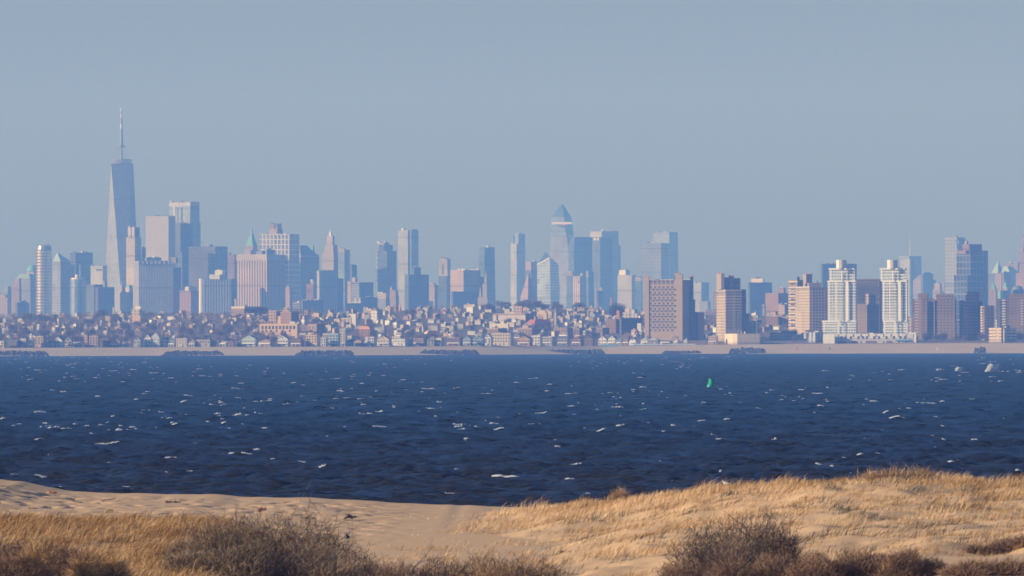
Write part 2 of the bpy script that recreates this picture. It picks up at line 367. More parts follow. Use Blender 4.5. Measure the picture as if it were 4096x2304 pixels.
T('cream twin-pier tower standing in front of the tallest skyscraper', 24100, 1, [('shaft', 'cream', 975, 1045, 1091, 482, dict(a=30)), ('pier', 'cream', 988, 1012, 1018, 400, dict(yb=482, a=30, dy=-12)), ('pier', 'cream', 1018, 1040, 1046, 400, dict(yb=482, a=30, dy=-16)), ('core', 'dark', 1010, 1040, 1080, 404, dict(yb=482, a=40, dy=10))])
T('thin dark tower squeezed left of the blank pale slab', 25050, 1, [('shaft', 'dark', 1088, 1098, 1140, 566), ('penthouse', 'brown', 1094, 1102, 1120, 556, dict(yb=566))])
t = T('wide grey tower with a speckled window grid and pale cornice', 23100, 1, [('shaft', 'greystripe', 1030, 1080, 1345, 690, dict(a=83)), ('cornice', 'gridw', 1026, 1078, 1350, 664, dict(yb=690, a=83)), ('side_wing', 'dark', 1335, 1352, 1400, 716, dict(a=60, dy=50)), ('penthouse', 'slate', 1120, 1135, 1247, 637, dict(yb=664, a=72)), ('stair_tower', 'tan', 1338, 1375, 1378, 840, dict(dy=-20, yb=1060))])  # dark side wing: shade of the right-hand face put into its colour
T('blank windowless pale slab tower', 24700, 1, [('shaft', 'blank', 1128, 1306, 1356, 318, dict(a=24))])
# --- crop 2
t = T('glass tower with white mullions and a pale crown band', 25100, 2, [('shaft', 'blueglass', 148, 316, 392, 366, dict(a=33)), ('upper_shaft', 'paleglass', 149, 315, 384, 240, dict(yb=366, a=33)), ('crown', 'white', 147, 317, 384, 208, dict(yb=240, a=33))])
for i, x in enumerate((186, 216, 244, 272, 306)):
    t.part('mullion', 'pale', x - 3, x + 3, x + 4, 236, yb=(600 if i == 1 else 372), dy=-26 + 3 * i, a=33)
T('plain dark blue block standing before the pale-crowned glass tower', 24500, 2, [('shaft', 'dark', 196, 238, 332, 375, dict(a=50)), ('podium', 'dark', 200, 252, 376, 596, dict(dy=-90)), ('roof_block', 'pink', 160, 200, 222, 636, dict(yb=680, dy=-80))])
t = T('broad dark bronze slab with a flat roof', 24200, 2, [('shaft', 'darkband', 300, 510, 599, 553, dict(a=28)), ('penthouse', 'slate', 422, 465, 486, 538, dict(yb=553, a=28))])
T('dull purple-brown block behind the ribbed grey tower', 25000, 2, [('shaft', 'brown', 572, 655, 692, 613), ('penthouse', 'slate', 597, 612, 628, 601, dict(yb=613))])
T('short reddish-brown block with pale plant on its roof', 23000, 2, [('shaft', 'brick', 228, 318, 378, 893), ('penthouse', 'white', 268, 300, 362, 864, dict(yb=893))])
t = T('ribbed grey tower with rounded light corner and white penthouse', 22900, 2, [('shaft', 'ribs', 400, 414, 628, 806, dict(a=83)), ('corner', 'pale', 378, 0, 416, 800, dict(cyl=1, dy=-8)), ('side_wing', 'dark', 622, 632, 668, 800, dict(a=60, dy=30)), ('penthouse', 'white', 458, 540, 578, 768, dict(yb=806)), ('cooling_plant', 'pale', 502, 560, 580, 735, dict(yb=768))])  # the dark side wing paints the shaded right side of the shaft
t = T('tan tower with bold vertical stripes and an arched top band', 23000, 2, [('shaft', 'tanstripe', 669, 908, 1045, 662, dict(a=27)), ('crown', 'cream', 668, 908, 1046, 615, dict(yb=662, a=27)), ('penthouse', 'grey', 820, 868, 890, 586, dict(yb=615)), ('water_tank', 'slate', 890, 905, 966, 577, dict(yb=615, dy=20))])
T('stone tower with steep green pyramid spire', 25200, 2, [('shaft', 'stone', 722, 800, 850, 580), ('setback', 'stone', 730, 800, 830, 545, dict(yb=580)), ('roof', 'copper', 738, 795, 828, 455, dict(yb=545, top=(776, 788, 798))), ('spire', 'copper', 776, 788, 798, 395, dict(yb=455, top=(787.3, 788, 788.5)))])
T('light grid-fronted tower with a dark side', 24600, 2, [('shaft', 'gridw', 848, 1080, 1153, 458, dict(a=22))])
T('brown masonry turret rising behind the light grid-fronted tower', 25700, 2, [('shaft', 'pink', 918, 985, 1026, 415), ('turret', 'pink', 927, 962, 970, 372, dict(yb=415)), ('turret', 'pink', 974, 1006, 1018, 374, dict(yb=415, dy=15))])
T('banded tower with a dark mansard roof', 24800, 2, [('shaft', 'greyband', 1045, 1166, 1304, 640, dict(a=42)), ('cornice', 'stone', 1043, 1168, 1306, 616, dict(yb=640, a=42)), ('roof', 'slate', 1049, 1166, 1290, 545, dict(yb=616, a=42, top=(1095, 1160, 1212)))])
T('slender gothic tower with a green spire beside the mansard roof', 26000, 2, [('shaft', 'stone', 1240, 1272, 1308, 640), ('spire', 'copper', 1243, 1258, 1286, 520, dict(yb=640, top=(1257.5, 1258, 1259))), ('pinnacle', 'slate', 1292, 1300, 1308, 600, dict(yb=640, top=(1299.5, 1300, 1301)))])
T('narrow pinkish tower beside the dark side of the striped tan tower', 22700, 2, [('shaft', 'pink', 1046, 1080, 1100, 874), ('penthouse', 'grey', 1052, 1076, 1086, 864, dict(yb=874))])
T('pink-brown stepped tower with a small pale crown', 22600, 2, [('shaft', 'brick', 1206, 1262, 1276, 842), ('crown', 'cream', 1238, 1264, 1276, 815, dict(yb=842)), ('annex', 'stone', 1172, 1205, 1212, 962)])
T('low dark blue block right of the pink-brown stepped tower', 22300, 2, [('shaft', 'dark', 1164, 1180, 1340, 968)])
T('small white block with horizontal bands', 20000, 2, [('block', 'greyband', 1102, 1160, 1166, 985)], 'block', 'building')
T('small tan water turret left of the striped tan tower', 21000, 2, [('shaft', 'tan', 652, 670, 677, 975), ('cap', 'tan', 649, 668, 677, 956, dict(yb=975))], 'turret')
# --- crop 3
T('art deco tower tapering to a needle spire', 25000, 3, [('shaft', 'stone', 170, 262, 302, 600, dict(a=35)), ('setback', 'stone', 189, 258, 290, 540, dict(yb=600, a=35)), ('upper_setback', 'stone', 207, 252, 268, 468, dict(yb=540, a=35)), ('crown', 'pink', 222, 244, 254, 436, dict(yb=468, a=35, top=(232, 240, 244))), ('spire', 'mast', 234, 239, 242, 405, dict(yb=436, top=(237, 237.5, 238)))])
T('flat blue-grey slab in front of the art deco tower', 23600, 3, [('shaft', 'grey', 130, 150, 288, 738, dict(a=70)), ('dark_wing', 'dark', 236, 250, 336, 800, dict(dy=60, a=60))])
T('blue tower with a cream cap right of the art deco spire', 24900, 3, [('shaft', 'blueglass', 295, 345, 386, 597), ('cap', 'cream', 296, 343, 352, 562, dict(yb=597)), ('rear_cap', 'slate', 340, 352, 386, 578, dict(yb=597, dy=20))])
T('slim dark tower with one lit edge beyond the cream-capped tower', 24300, 3, [('shaft', 'dark', 385, 402, 440, 695), ('annex', 'tan', 403, 425, 446, 792, dict(dy=-60))])
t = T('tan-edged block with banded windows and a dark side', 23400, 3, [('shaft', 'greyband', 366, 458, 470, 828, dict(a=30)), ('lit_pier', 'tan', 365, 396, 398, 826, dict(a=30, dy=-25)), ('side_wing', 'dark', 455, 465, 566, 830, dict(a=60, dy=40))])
T('low wide blue block with white fins along its roof', 22500, 3, [('shaft', 'dark', 336, 350, 602, 992, dict(a=65)), ('fin_storey', 'gridw', 400, 470, 486, 950, dict(yb=992)), ('roof_storey', 'dark', 470, 480, 600, 945, dict(yb=992))])
t = T('dark unfinished tower with hoists on its left edge', 24700, 3, [('shaft', 'darkglass', 600, 674, 746, 587), ('upper_shaft', 'darkglass', 612, 652, 718, 540, dict(yb=587)), ('crown', 'tan', 597, 650, 690, 524, dict(yb=540)), ('lift_shaft', 'cream', 583, 598, 601, 575, dict(yb=605))])
for i in range(7): t.part('hoist_platform', 'pale', 588, 599, 601, 600 + 34 * i, yb=612 + 34 * i)
clutter(t, 600, 690, 524, 8, 5, 10, 'pale')
t = T('tall rippled steel tower with a notched outline', 25500, 3, [('shaft', 'steel', 757, 836, 916, 428, dict(a=44)), ('wing', 'silver', 840, 862, 910, 420, dict(a=55, dy=-20)), ('roof_plant', 'pale', 786, 800, 814, 411, dict(yb=428))])
T('small white-topped block below the unfinished tower', 21500, 3, [('shaft', 'greyband', 600, 664, 694, 955), ('cap', 'cream', 599, 665, 690, 912, dict(yb=955))])
T('stepped dull brown block left of the blue slab', 22000, 3, [('shaft', 'pink', 668, 740, 765, 930), ('setback', 'pink', 692, 740, 758, 890, dict(yb=930)), ('penthouse', 'cream', 697, 708, 714, 866, dict(yb=890))])
T('plain blue-grey slab with a raised middle', 23800, 3, [('shaft', 'dark', 808, 840, 996, 770, dict(a=65)), ('penthouse', 'dark', 865, 880, 934, 713, dict(yb=770))])
T('small hazy tan block in the gap right of the blue-grey slab', 24000, 3, [('shaft', 'pink', 996, 1040, 1068, 850), ('cap', 'tan', 998, 1034, 1050, 836, dict(yb=850)), ('annex', 'white', 998, 1026, 1030, 975, dict(dy=-200))])
T('blue tower with a cream top patterned like a cross', 24800, 3, [('shaft', 'darkglass', 1072, 1134, 1166, 780), ('crown', 'cream', 1072, 1140, 1164, 650, dict(yb=780)), ('window_bay', 'brown', 1096, 1112, 1113, 690, dict(yb=770, dy=-26)), ('penthouse', 'tan', 1080, 1120, 1150, 643, dict(yb=650))])
# --- crop 4
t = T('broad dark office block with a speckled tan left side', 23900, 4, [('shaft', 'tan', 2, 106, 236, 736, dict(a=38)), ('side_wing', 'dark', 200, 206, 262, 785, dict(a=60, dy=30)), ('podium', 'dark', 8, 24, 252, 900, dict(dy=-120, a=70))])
clutter(t, 70, 230, 736, 5, 9, 12, 'cap')
T('stepped tan gothic tower like a cathedral', 22800, 4, [('nave', 'stone', 212, 290, 302, 945), ('buttress', 'stone', 224, 238, 244, 872, dict(yb=945, top=(230, 236, 240))), ('setback', 'stone', 250, 286, 298, 835, dict(yb=945)), ('spire', 'stone', 264, 284, 291, 738, dict(yb=835, top=(279, 281, 283)))])
t = T('slender blue curved glass tower standing alone', 25600, 4, [('shaft', 'blueglass', 220, 268, 356, 580, dict(a=52, top=(224, 268, 346))), ('crown', 'blueglass', 224, 268, 346, 559, dict(yb=580, a=52)), ('penthouse', 'cap', 280, 300, 310, 551, dict(yb=559))])
t = T('slender pale glass tower with a notched top corner', 30500, 4, [('shaft', 'pinkglass', 465, 514, 585, 532, dict(a=45, top=(470, 516, 582))), ('upper_shaft', 'paleglass', 500, 530, 581, 455, dict(yb=532, a=50)), ('corner_bay', 'blueglass', 472, 492, 504, 457, dict(yb=532, dy=25))])
T('brown stone tower tapering to a pointed ridge', 24500, 4, [('shaft', 'pink', 534, 599, 686, 940, dict(a=50, top=(544, 602, 672))), ('roof', 'pink', 544, 602, 672, 764, dict(yb=940, a=50, top=(604, 606, 612)))])
T('hazy tan block with a blue side and roof antenna', 29000, 4, [('shaft', 'darkglass', 580, 626, 674, 735), ('cap', 'pink', 582, 627, 672, 670, dict(yb=735)), ('antenna', 'mast', 640, 650, 664, 660, dict(yb=670))])
def faceted():
    D = 30000; U = lambda x: ux(4, x); V = lambda y: uy(4, y); k = D / FU; cx = wx(U(752), D); zb = 8.0
    root = empty('tower', (cx, D, zb)); tag(root, 'pale blue faceted glass tower with slanting roof planes', 'tower', FARG)
    X = lambda x: wx(U(x), D) - cx; Z = lambda y: wz(V(y), D, 2190) - zb
    q = dict(a=(X(674), 30, 0), b=(X(776), -38, 0), c=(X(845), 20, 0), d=(X(745), 70, 0),
             e=(X(660), 30, Z(860)), f=(X(774), -42, Z(860)), g=(X(848), 20, Z(860)), h=(X(745), 70, Z(860)),
             i=(X(676), 26, Z(692)), j=(X(772), -30, Z(640)), k=(X(838), 18, Z(690)), l=(X(740), 45, Z(590)))
    g = MB()
    for n in ('abfe', 'bcgf', 'cdhg', 'daeh', 'efji', 'fgkj', 'ghlk', 'heil'):
        p = [q[c] for c in n]; g.quad(p, [(c[0] + c[1], c[2]) for c in p])
    g.build('shaft', facade((.34, .38, .44), (.24, .29, .36), 3.0, 8.0, 1.1, .8, .35, .15, .15, .06, .6), root)
    r = MB()
    for n in ('ijl', 'jkl'): p = [q[c] for c in n]; r.quad(p)
    r.build('roof', MT['darkglass'], root)
    e = MB(); e.tube(q['i'], q['j'], 2.2, 2.2, 5); e.build('roof_edge', MT['cap'], root)
faceted()
t = T('tall pointed tower with a jutting observation deck', 30300, 4, [('shaft', 'pinkglass', 764, 942, 996, 735, dict(a=24, top=(771, 930, 980))), ('middle_shaft', 'pinkglass', 771, 930, 980, 478, dict(yb=735, a=24, top=(775, 902, 962))), ('upper_shaft', 'paleglass', 778, 898, 960, 325, dict(yb=474, a=24, top=(784, 882, 940))), ('roof', 'blueglass', 784, 880, 940, 218, dict(yb=325, a=24, top=(867.5, 868, 868.5)))])
t.part('observation_deck', 'cap', 788, 944, 948, 364, yb=380, a=14, dy=-40)
t.part('deck_soffit', plain((.30, .17, .12)), 826, 906, 930, 380, yb=390, a=24, dy=-33)
T('dark bulky tower with a sloping right shoulder', 29700, 4, [('shaft', 'darkglass', 915, 958, 1146, 560, dict(a=66)), ('upper_shaft', 'darkglass', 916, 958, 1146, 480, dict(yb=560, a=66, top=(936, 966, 1100)))])
t = T('dark tower with a pale upper corner and two bright roof windows', 29300, 4, [('shaft', 'darkglass', 1098, 1160, 1264, 480, dict(a=50, top=(1100, 1160, 1256))), ('crown', 'pinkglass', 1083, 1172, 1254, 435, dict(yb=480, a=42))])
for x in (1112, 1134): t.part('window', plain((.9, .78, .58), .5), x, x + 15, x + 16, 486, yb=505, dy=-50, a=20)  # pale panels: sun glint on the two windows put into their colour
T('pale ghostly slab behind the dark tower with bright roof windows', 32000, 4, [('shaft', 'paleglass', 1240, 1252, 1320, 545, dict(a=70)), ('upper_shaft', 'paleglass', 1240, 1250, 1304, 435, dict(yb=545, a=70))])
T('tan-capped block with blue-green bands', 28500, 4, [('shaft', 'blueglass', 900, 946, 962, 780), ('cap', 'tan', 901, 946, 960, 748, dict(yb=780))])
T('tan block with strong vertical stripes near the pointed tower', 28300, 4, [('shaft', 'tanstripe', 946, 1003, 1052, 780), ('penthouse', 'cream', 1004, 1024, 1030, 756, dict(yb=780)), ('side_window', 'slate', 984, 1000, 1001, 820, dict(yb=836, dy=-30))])
T('purple-blue block with a small lit turret', 28700, 4, [('shaft', 'darkglass', 1050, 1070, 1112, 748), ('turret', 'cream', 1052, 1068, 1072, 740, dict(yb=790, dy=-20))])
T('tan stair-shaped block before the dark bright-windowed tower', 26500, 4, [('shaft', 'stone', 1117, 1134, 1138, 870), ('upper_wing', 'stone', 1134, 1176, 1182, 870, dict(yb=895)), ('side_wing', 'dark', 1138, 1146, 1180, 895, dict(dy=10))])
# --- crop 5
T('squat light grey block with a paler roof box', 26800, 5, [('shaft', 'white', 155, 282, 322, 668, dict(a=20)), ('roof_box', 'pale', 170, 228, 268, 625, dict(yb=668))])
T('tan-topped narrow block beside the large pale glass tower', 26300, 5, [('shaft', 'blueglass', 312, 366, 380, 722), ('cap', 'tan', 312, 368, 376, 688, dict(yb=722))])
T('large pale glass tower with fine horizontal lines', 30200, 5, [('shaft', 'greyband', 365, 543, 618, 384, dict(a=24))], 'tower')
T('taller blue glass tower behind the finely lined pale one', 31000, 5, [('shaft', 'paleglass', 470, 617, 710, 420, dict(a=32, top=(476, 617, 697))), ('upper_shaft', 'paleglass', 477, 617, 695, 287, dict(yb=420, a=32))])
T('faint pale twin block right of the brown gridded apartment tower', 28000, 5, [('shaft', 'white', 836, 900, 906, 735), ('wing', 'blueglass', 902, 908, 972, 735, dict(dy=50)), ('annex', 'grey', 890, 960, 986, 902, dict(dy=-300))])
T('small pinkish block between two tan apartment towers', 20000, 5, [('block', 'pink', 1010, 1050, 1060, 822), ('wing', 'brick', 940, 1030, 1040, 980, dict(dy=-300))], 'block', 'building')
T('plain deep blue block with a bright cream roof box', 23000, 5, [('shaft', 'dark', 1318, 1335, 1535, 735, dict(a=66)), ('roof_box', 'cap', 1347, 1452, 1464, 700, dict(yb=735))])
# --- crop 6
T('purple-brick housing block with a raised centre', 18500, 6, [('shaft', 'brick', 135, 250, 350, 830, dict(a=40)), ('raised_centre', 'brick', 248, 300, 318, 785, dict(yb=830, a=40)), ('annex', 'grey', 104, 135, 142, 932, dict(dy=-200))], 'housing_block', 'housing block')
T('slim tan-faced brick block left of the tan apartment pair', 16500, 6, [('shaft', 'tan', 250, 306, 350, 930)], 'housing_block', 'housing block')
T('flat blue slab behind the nearer white balcony tower', 23000, 6, [('shaft', 'dark', 630, 645, 953, 569, dict(a=72))])
# --- crop 7
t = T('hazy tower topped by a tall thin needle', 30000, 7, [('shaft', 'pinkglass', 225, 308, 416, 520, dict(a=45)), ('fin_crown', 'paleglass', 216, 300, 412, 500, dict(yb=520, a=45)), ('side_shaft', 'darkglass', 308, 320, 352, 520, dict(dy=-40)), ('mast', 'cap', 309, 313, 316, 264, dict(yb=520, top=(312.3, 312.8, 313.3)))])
T('hazy tan tower with a slanting top', 29000, 7, [('shaft', 'stone', 338, 412, 418, 720), ('crown', 'stone', 338, 412, 418, 668, dict(yb=720, top=(398, 414, 418)))])
T('dark blue tower with a rounded shoulder', 28500, 7, [('shaft', 'darkglass', 416, 426, 546, 712, dict(a=60)), ('upper_shaft', 'darkglass', 418, 428, 520, 662, dict(yb=712, a=60)), ('shoulder', 'darkglass', 424, 432, 516, 645, dict(yb=662, a=60, top=(436, 440, 488)))])
T('small tan tower with a forked top', 27500, 7, [('shaft', 'tan', 512, 578, 600, 795), ('setback', 'tan', 526, 575, 596, 745, dict(yb=795)), ('side_pier', 'tan', 598, 616, 620, 745, dict(dy=20))])
t = T('tall pale lattice-patterned tower with a crane on its roof', 26500, 7, [('shaft', facade((.17, .18, .195), (.08, .095, .12), 9, 9, .5, .5, .5, .2, .3), 621, 728, 806, 335, dict(a=36)), ('dark_bay', 'dark', 722, 748, 808, 352, dict(yb=392, dy=-30))])
t.part('crane_mast', 'slate', 738, 742, 745, 300, yb=335); t.part('crane_arm', 'slate', 730, 750, 752, 306, yb=312)
t = T('dark glass tower with reddish brick top', 19500, 7, [('shaft', 'bluegrid', 728, 846, 962, 480, dict(a=48)), ('base_wing', 'bluegrid', 706, 820, 846, 670, dict(dy=-60, a=48)), ('side_shaft', 'darkglass', 955, 972, 1008, 452, dict(a=60, dy=30)), ('brick_corner', 'brick', 729, 806, 830, 452, dict(yb=480, a=48)), ('penthouse', 'brick', 780, 832, 956, 394, dict(yb=480, a=48, dy=12)), ('recess', 'dark', 838, 846, 918, 398, dict(yb=478, a=62, dy=-24)), ('water_tank', 'cream', 802, 0, 834, 362, dict(yb=394, cyl=((1, 0), (.97, .75), (.5, 1))))])
T('green-roofed pyramid tower far behind the brown apartments', 28000, 7, [('shaft', 'dark', 1008, 1065, 1150, 655), ('roof', 'greencap', 1036, 1095, 1148, 537, dict(yb=655, top=(1099, 1100, 1101)))])
T('hazy pink slab at the right edge of the skyline', 29500, 7, [('shaft', 'pink', 1160, 1270, 1295, 560)])
T('pale teal block with a sloping roof near the right edge', 27800, 7, [('shaft', 'paleglass', 1120, 1200, 1290, 652), ('roof', 'greencap', 1122, 1200, 1290, 592, dict(yb=652, top=(1150, 1180, 1220)))])
T('tan stepped block beside the green-roofed pyramid tower', 26800, 7, [('shaft', 'tan', 1066, 1128, 1136, 652), ('side_shaft', 'brown', 1134, 1146, 1218, 642, dict(dy=30))])
t = T('brown tower with crane cut by the right edge of the frame', 25500, 7, [('shaft', 'brick', 1256, 1330, 1400, 650), ('setback', 'brown', 1288, 1330, 1380, 460, dict(yb=650)), ('crown', 'tan', 1290, 1318, 1330, 432, dict(yb=460)), ('crane_mast', 'redsteel', 1318, 1323, 1327, 318, dict(yb=432)), ('crane_arm', 'redsteel', 1304, 1330, 1360, 350, dict(yb=358))])
T('small tan tower with a bright green pyramid cap', 21000, 7, [('shaft', 'pink', 1010, 1078, 1092, 795), ('roof', 'copper', 1030, 1070, 1086, 724, dict(yb=795, top=(1057, 1058, 1060)))])
T('blue-roofed turret tower behind the second green pyramid cap', 22500, 7, [('shaft', 'stone', 1138, 1180, 1200, 782), ('roof', 'copper', 1144, 1170, 1186, 716, dict(yb=782, top=(1162, 1164, 1166))), ('annex', 'copper', 1096, 1118, 1134, 810, dict(dy=-80)), ('side_shaft', 'dark', 1128, 1136, 1196, 806, dict(dy=-40))])
T('dark domed hall low at the right edge', 20500, 7, [('hall', 'dark', 1215, 1230, 1330, 800), ('dome', 'slate', 1222, 0, 1322, 762, dict(yb=800, cyl=((1, 0), (.93, .4), (.7, .75), (.35, .95), (.05, 1))))], 'hall', 'hall')
# ------------------------------------------------------------------ the far shore: beach, town on its slope
SH = ([-3000, 0, 600, 1300, 1900, 2400, 3000, 3500, 4096, 7000], [1429, 1425, 1423, 1421.5, 1419, 1416, 1415, 1414, 1413, 1411])
TP = ([-3000, 0, 600, 1200, 1800, 2400, 2900, 3300, 3600, 4096, 7000], [1393, 1391, 1388.5, 1386, 1384, 1382.5, 1378, 1374.5, 1372, 1370, 1369])
RD = ([-3000, 0, 500, 900, 1250, 1500, 1800, 2100, 2300, 2500, 2800, 3200, 3500, 4096, 7000], [1290, 1274, 1266, 1262, 1256, 1246, 1234, 1232, 1238, 1254, 1260, 1266, 1285, 1300, 1310])
def shoreD(u): return CAMH * FU / (np.interp(u, *SH) - HOR(u))
def landz(u, D):
    u = np.asarray(u, dtype=np.float64); D = np.asarray(D, dtype=np.float64); t = D - shoreD(u); s0 = shoreD(u)
    zt = CAMH + (s0 + 300) * (HOR(u) - np.interp(u, *TP)) / FU
    zr = CAMH + (s0 + 2600) * (HOR(u) - np.interp(u, *RD)) / FU
    z = np.where(t < 300, -0.4 + (zt + .4) * np.clip((t + 12) / 312, -.4, 1) ** 1.0, zt + (zr - zt) * np.clip((t - 330) / 2270, 0, 1) ** .9)
    z = np.where(t < -12, -3.0, z)
    return np.where(t > 2600, zr + (7.0 - zr) * np.clip((t - 2600) / 2800, 0, 1), z)
def uD(x, D): return 2048 + x / D * FU

us = np.unique(np.concatenate([np.linspace(-9000, -600, 30), np.linspace(-600, 4700, 160), np.linspace(4700, 13000, 30)]))
ts = np.concatenate([[-60, -12, 0, 20, 60, 120, 180, 240, 290, 300, 312, 330], np.linspace(380, 2600, 24), [2800, 3200, 3800, 4600, 5400, 7000, 9000, 12000]])
UU, TT = np.meshgrid(us, ts); DD = np.minimum(shoreD(UU) + TT, 33000.0)
DD = np.concatenate([DD, np.full((1, len(us)), 33500.0)]); UU = np.concatenate([UU, us[None]])
XX = (UU - 2048) / FU * DD; ZZ = landz(UU, DD); ZZ = ZZ + np.where((DD - shoreD(UU) > 10) & (DD - shoreD(UU) < 300), (fbm(XX / 60, DD / 60, 5) - .5) * 1.2, 0)
nr, nc = XX.shape; idx = np.arange(nr * nc).reshape(nr, nc)
F = np.stack([idx[:-1, :-1], idx[:-1, 1:], idx[1:, 1:], idx[1:, :-1]], -1).reshape(-1, 4)
V = np.stack([XX, DD, ZZ], -1).reshape(-1, 3)
ctr = ((DD - shoreD(UU))[:-1, :-1]).reshape(-1)
m_town, nt, b = new_mat('town_ground'); no = N(nt, 'ShaderNodeTexNoise'); no.inputs['Scale'].default_value = .02; no.inputs['Detail'].default_value = 6
tc = N(nt, 'ShaderNodeTexCoord'); nt.links.new(tc.outputs['Object'], no.inputs['Vector']); nt.links.new(mixc(nt, no.outputs['Fac'], (.10, .08, .072), (.22, .165, .145)), b.inputs['Base Color']); b.inputs['Roughness'].default_value = .95
fs = plain((.50, .385, .24), .95, .2, .03)
land_far = np_mesh('ground', V, F[ctr >= 290], m_town); tag(land_far, 'dark built-up town ground rising behind the far beach', kind='structure')
bm_ = F[ctr < 290]; keep = np.unique(bm_); remap = np.zeros(nr * nc, dtype=int); remap[keep] = np.arange(len(keep))
beach = np_mesh('beach', V[keep], remap[bm_], fs, smooth=True); tag(beach, 'long pale pink sand beach along the far shore', kind='structure')

# ---- jetties at the water's edge
def jetty(cr, x0, x1, yt, label, h=1.0, seed=0):
    u0, u1 = ux(cr, x0), ux(cr, x1); uc = (u0 + u1) / 2; D = float(shoreD(uc)) + 8; k = D / FU
    root_x = wx(uc, D); mb = MB(); rr = random.Random(seed); L = (u1 - u0) * k
    H = max(2.5, wz(uy(cr, yt), D, uc) + .4) * h * 1.15
    n = int(L * 7.0)
    for i in range(n):
        t = rr.random(); x = (t - .5) * L; env = max(0.0, min(1, 14 * t, 16 * (1 - t))) ** .6
        lay = rr.random() ** .8; z = lay * (H - 1.0) * env * (.62 + .38 * rr.random()); s = rr.uniform(.9, 2.1)
        y = rr.uniform(-4, 4) * (1.1 - lay)
        mb.box((x, y, z + .2), (s * rr.uniform(.8, 1.6), s, s * rr.uniform(.7, 1.1)), rr.uniform(0, 3))
    o = mb.build('rock_jetty', plain((.085, .085, .10), .9, .5, .4), None, loc=(root_x, D, -.3)); tag(o, label, 'jetty', 'rock jetties along the far beach')
jetty(1, -60, 372, 1360, 'long low dark rock jetty running out of the left edge of the frame', 1, 1)
jetty(2, 95, 565, 1358, 'dark rock jetty below the long yellow building, second from the left', 1, 2)
jetty(3, -30, 410, 1354, 'dark rock jetty below the pale three-storey beach house', 1, 3)
jetty(3, 915, 1380, 1350, 'dark rock jetty below the brick and white beach houses', 1, 4)
jetty(4, 735, 1190, 1346, 'dark rock jetty below the gabled red-brown house', 1, 5)
jetty(5, 555, 900, 1334, 'faint low jetty below the gridded brown apartment tower', .75, 6)
jetty(5, 1150, 1475, 1318, 'short dark rock jetty below the low cream beachfront block', 1, 7)
jetty(7, 885, 985, 1316, 'small isolated clump of dark rocks near the right end of the beach', 1, 8)
# ---- small marks on the beach
def marker(cr, x, y0, y1, col, label, name, cat):
    D = float(shoreD(ux(cr, x))) + 110; z0 = float(landz(ux(cr, x), D)); h = (y1 - y0) / K[cr][2] * D / FU
    mb = MB(); mb.tube((0, 0, -.4), (0, 0, h), .9, .55, 8); mb.lathe([(1.0, h * .86), (1.0, h)], 8)
    o = mb.build(name, plain(col, .6), None, loc=(wx(ux(cr, x), D), D, z0)); tag(o, label, cat)
marker(6, 414, 1340, 1362, (.6, .08, .06), 'small red marker post standing on the far sand', 'marker_post', 'marker')
marker(6, 708, 1318, 1340, (.08, .08, .09), 'small dark post on the sand below the white balcony towers', 'marker_post', 'marker')
marker(7, 557, 1321, 1333, (.9, .9, .88), 'tiny white marker on the far sand below the brown apartment blocks', 'marker_post', 'marker')

# ------------------------------------------------------------------ shore towers (nearer, clearer)
APT = 'apartment blocks on the far shore'
def S(label, cr, off, parts, name='apartment_tower', cat='apartment tower', group=APT):
    xc = (parts[0][2] + parts[0][4]) / 2; u = ux(cr, xc); D = float(shoreD(u)) + off
    t = Tower(name, label, cat, D, cr, xc, float(landz(u, D)) - 1.5, group)
    for p in parts: t.part(p[0], p[1], *p[2:6], **(p[6] if len(p) > 6 else {}))
    return t
def items(t, si, face, name, mat, fx, ys, w, h, dep=.35, parent=None, out=0.0, mk=None):
    """copies of one small part on a face of segment si: fx fractions along the face, ys crop rows (centres), w, h metres"""
    B, Ll, Lr, a, z0, z1 = t.seg[si]; p, q = (B[0], B[1]) if face == 'L' else (B[1], B[2])
    ang = math.atan2(q[1] - p[1], q[0] - p[0]); n = (math.sin(ang), -math.cos(ang))
    mb = MB()
    (mk or (lambda m: m.box((0, 0, 0), (w, dep, h))))(mb)
    src = mb.build(name, mat, parent or t.root); first = True
    for y in ys:
        z = wz(uy(t.cr, y), t.D, t.u0) - t.zb
        for f in fx:
            o = src if first else src.copy()
            if not first: C.objects.link(o)
            first = False
            o.location = (p[0] + (q[0] - p[0]) * f + n[0] * (out + .02), p[1] + (q[1] - p[1]) * f + n[1] * (out + .02), z); o.rotation_euler = (0, 0, ang)
dkp = plain((.07, .07, .08), .4, .3, 2)
tanwall = plain((.345, .265, .185), .85, .10, .15)
tanw = facade((.44, .345, .225), (.13, .11, .10), 4.0, 3.75, .45, .42); tanwd = facade((.40, .315, .22), (.085, .08, .08), 5.4, 3.75, .5, .55)
tanband = facade((.47, .365, .24), (.10, .09, .09), 7.0, 3.9, .8, .36)
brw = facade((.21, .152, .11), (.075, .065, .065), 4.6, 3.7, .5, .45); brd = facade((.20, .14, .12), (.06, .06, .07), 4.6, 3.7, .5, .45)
t = S('brown apartment tower with a grid of loggias between two blank piers', 5, 560, [
 ('shaft', tanwall, 400, 731, 829, 713, dict(a=20)), ('pier', tanwall, 397, 436, 440, 686, dict(a=20, dy=-12)), ('pier', tanwall, 671, 734, 741, 661, dict(a=20, dy=-24)),
 ('end_pier', brd, 800, 806, 832, 684, dict(a=60, dy=-2)), ('annex', brd, 805, 818, 931, 1000, dict(a=62, dy=30)), ('annex_pier', tanwall, 873, 925, 930, 1000, dict(a=20, dy=-14)), ('step', brd, 826, 832, 848, 888, dict(a=60, dy=14))])  # darker brown facade on the right end carries its shade in the colour
fx6 = [(x - 400) / 331 for x in (452, 489, 527, 564, 602, 641)]
items(t, 0, 'L', 'vent', dkp, fx6, [777 + 48 * i for i in range(9)], 2.5, 2.5)
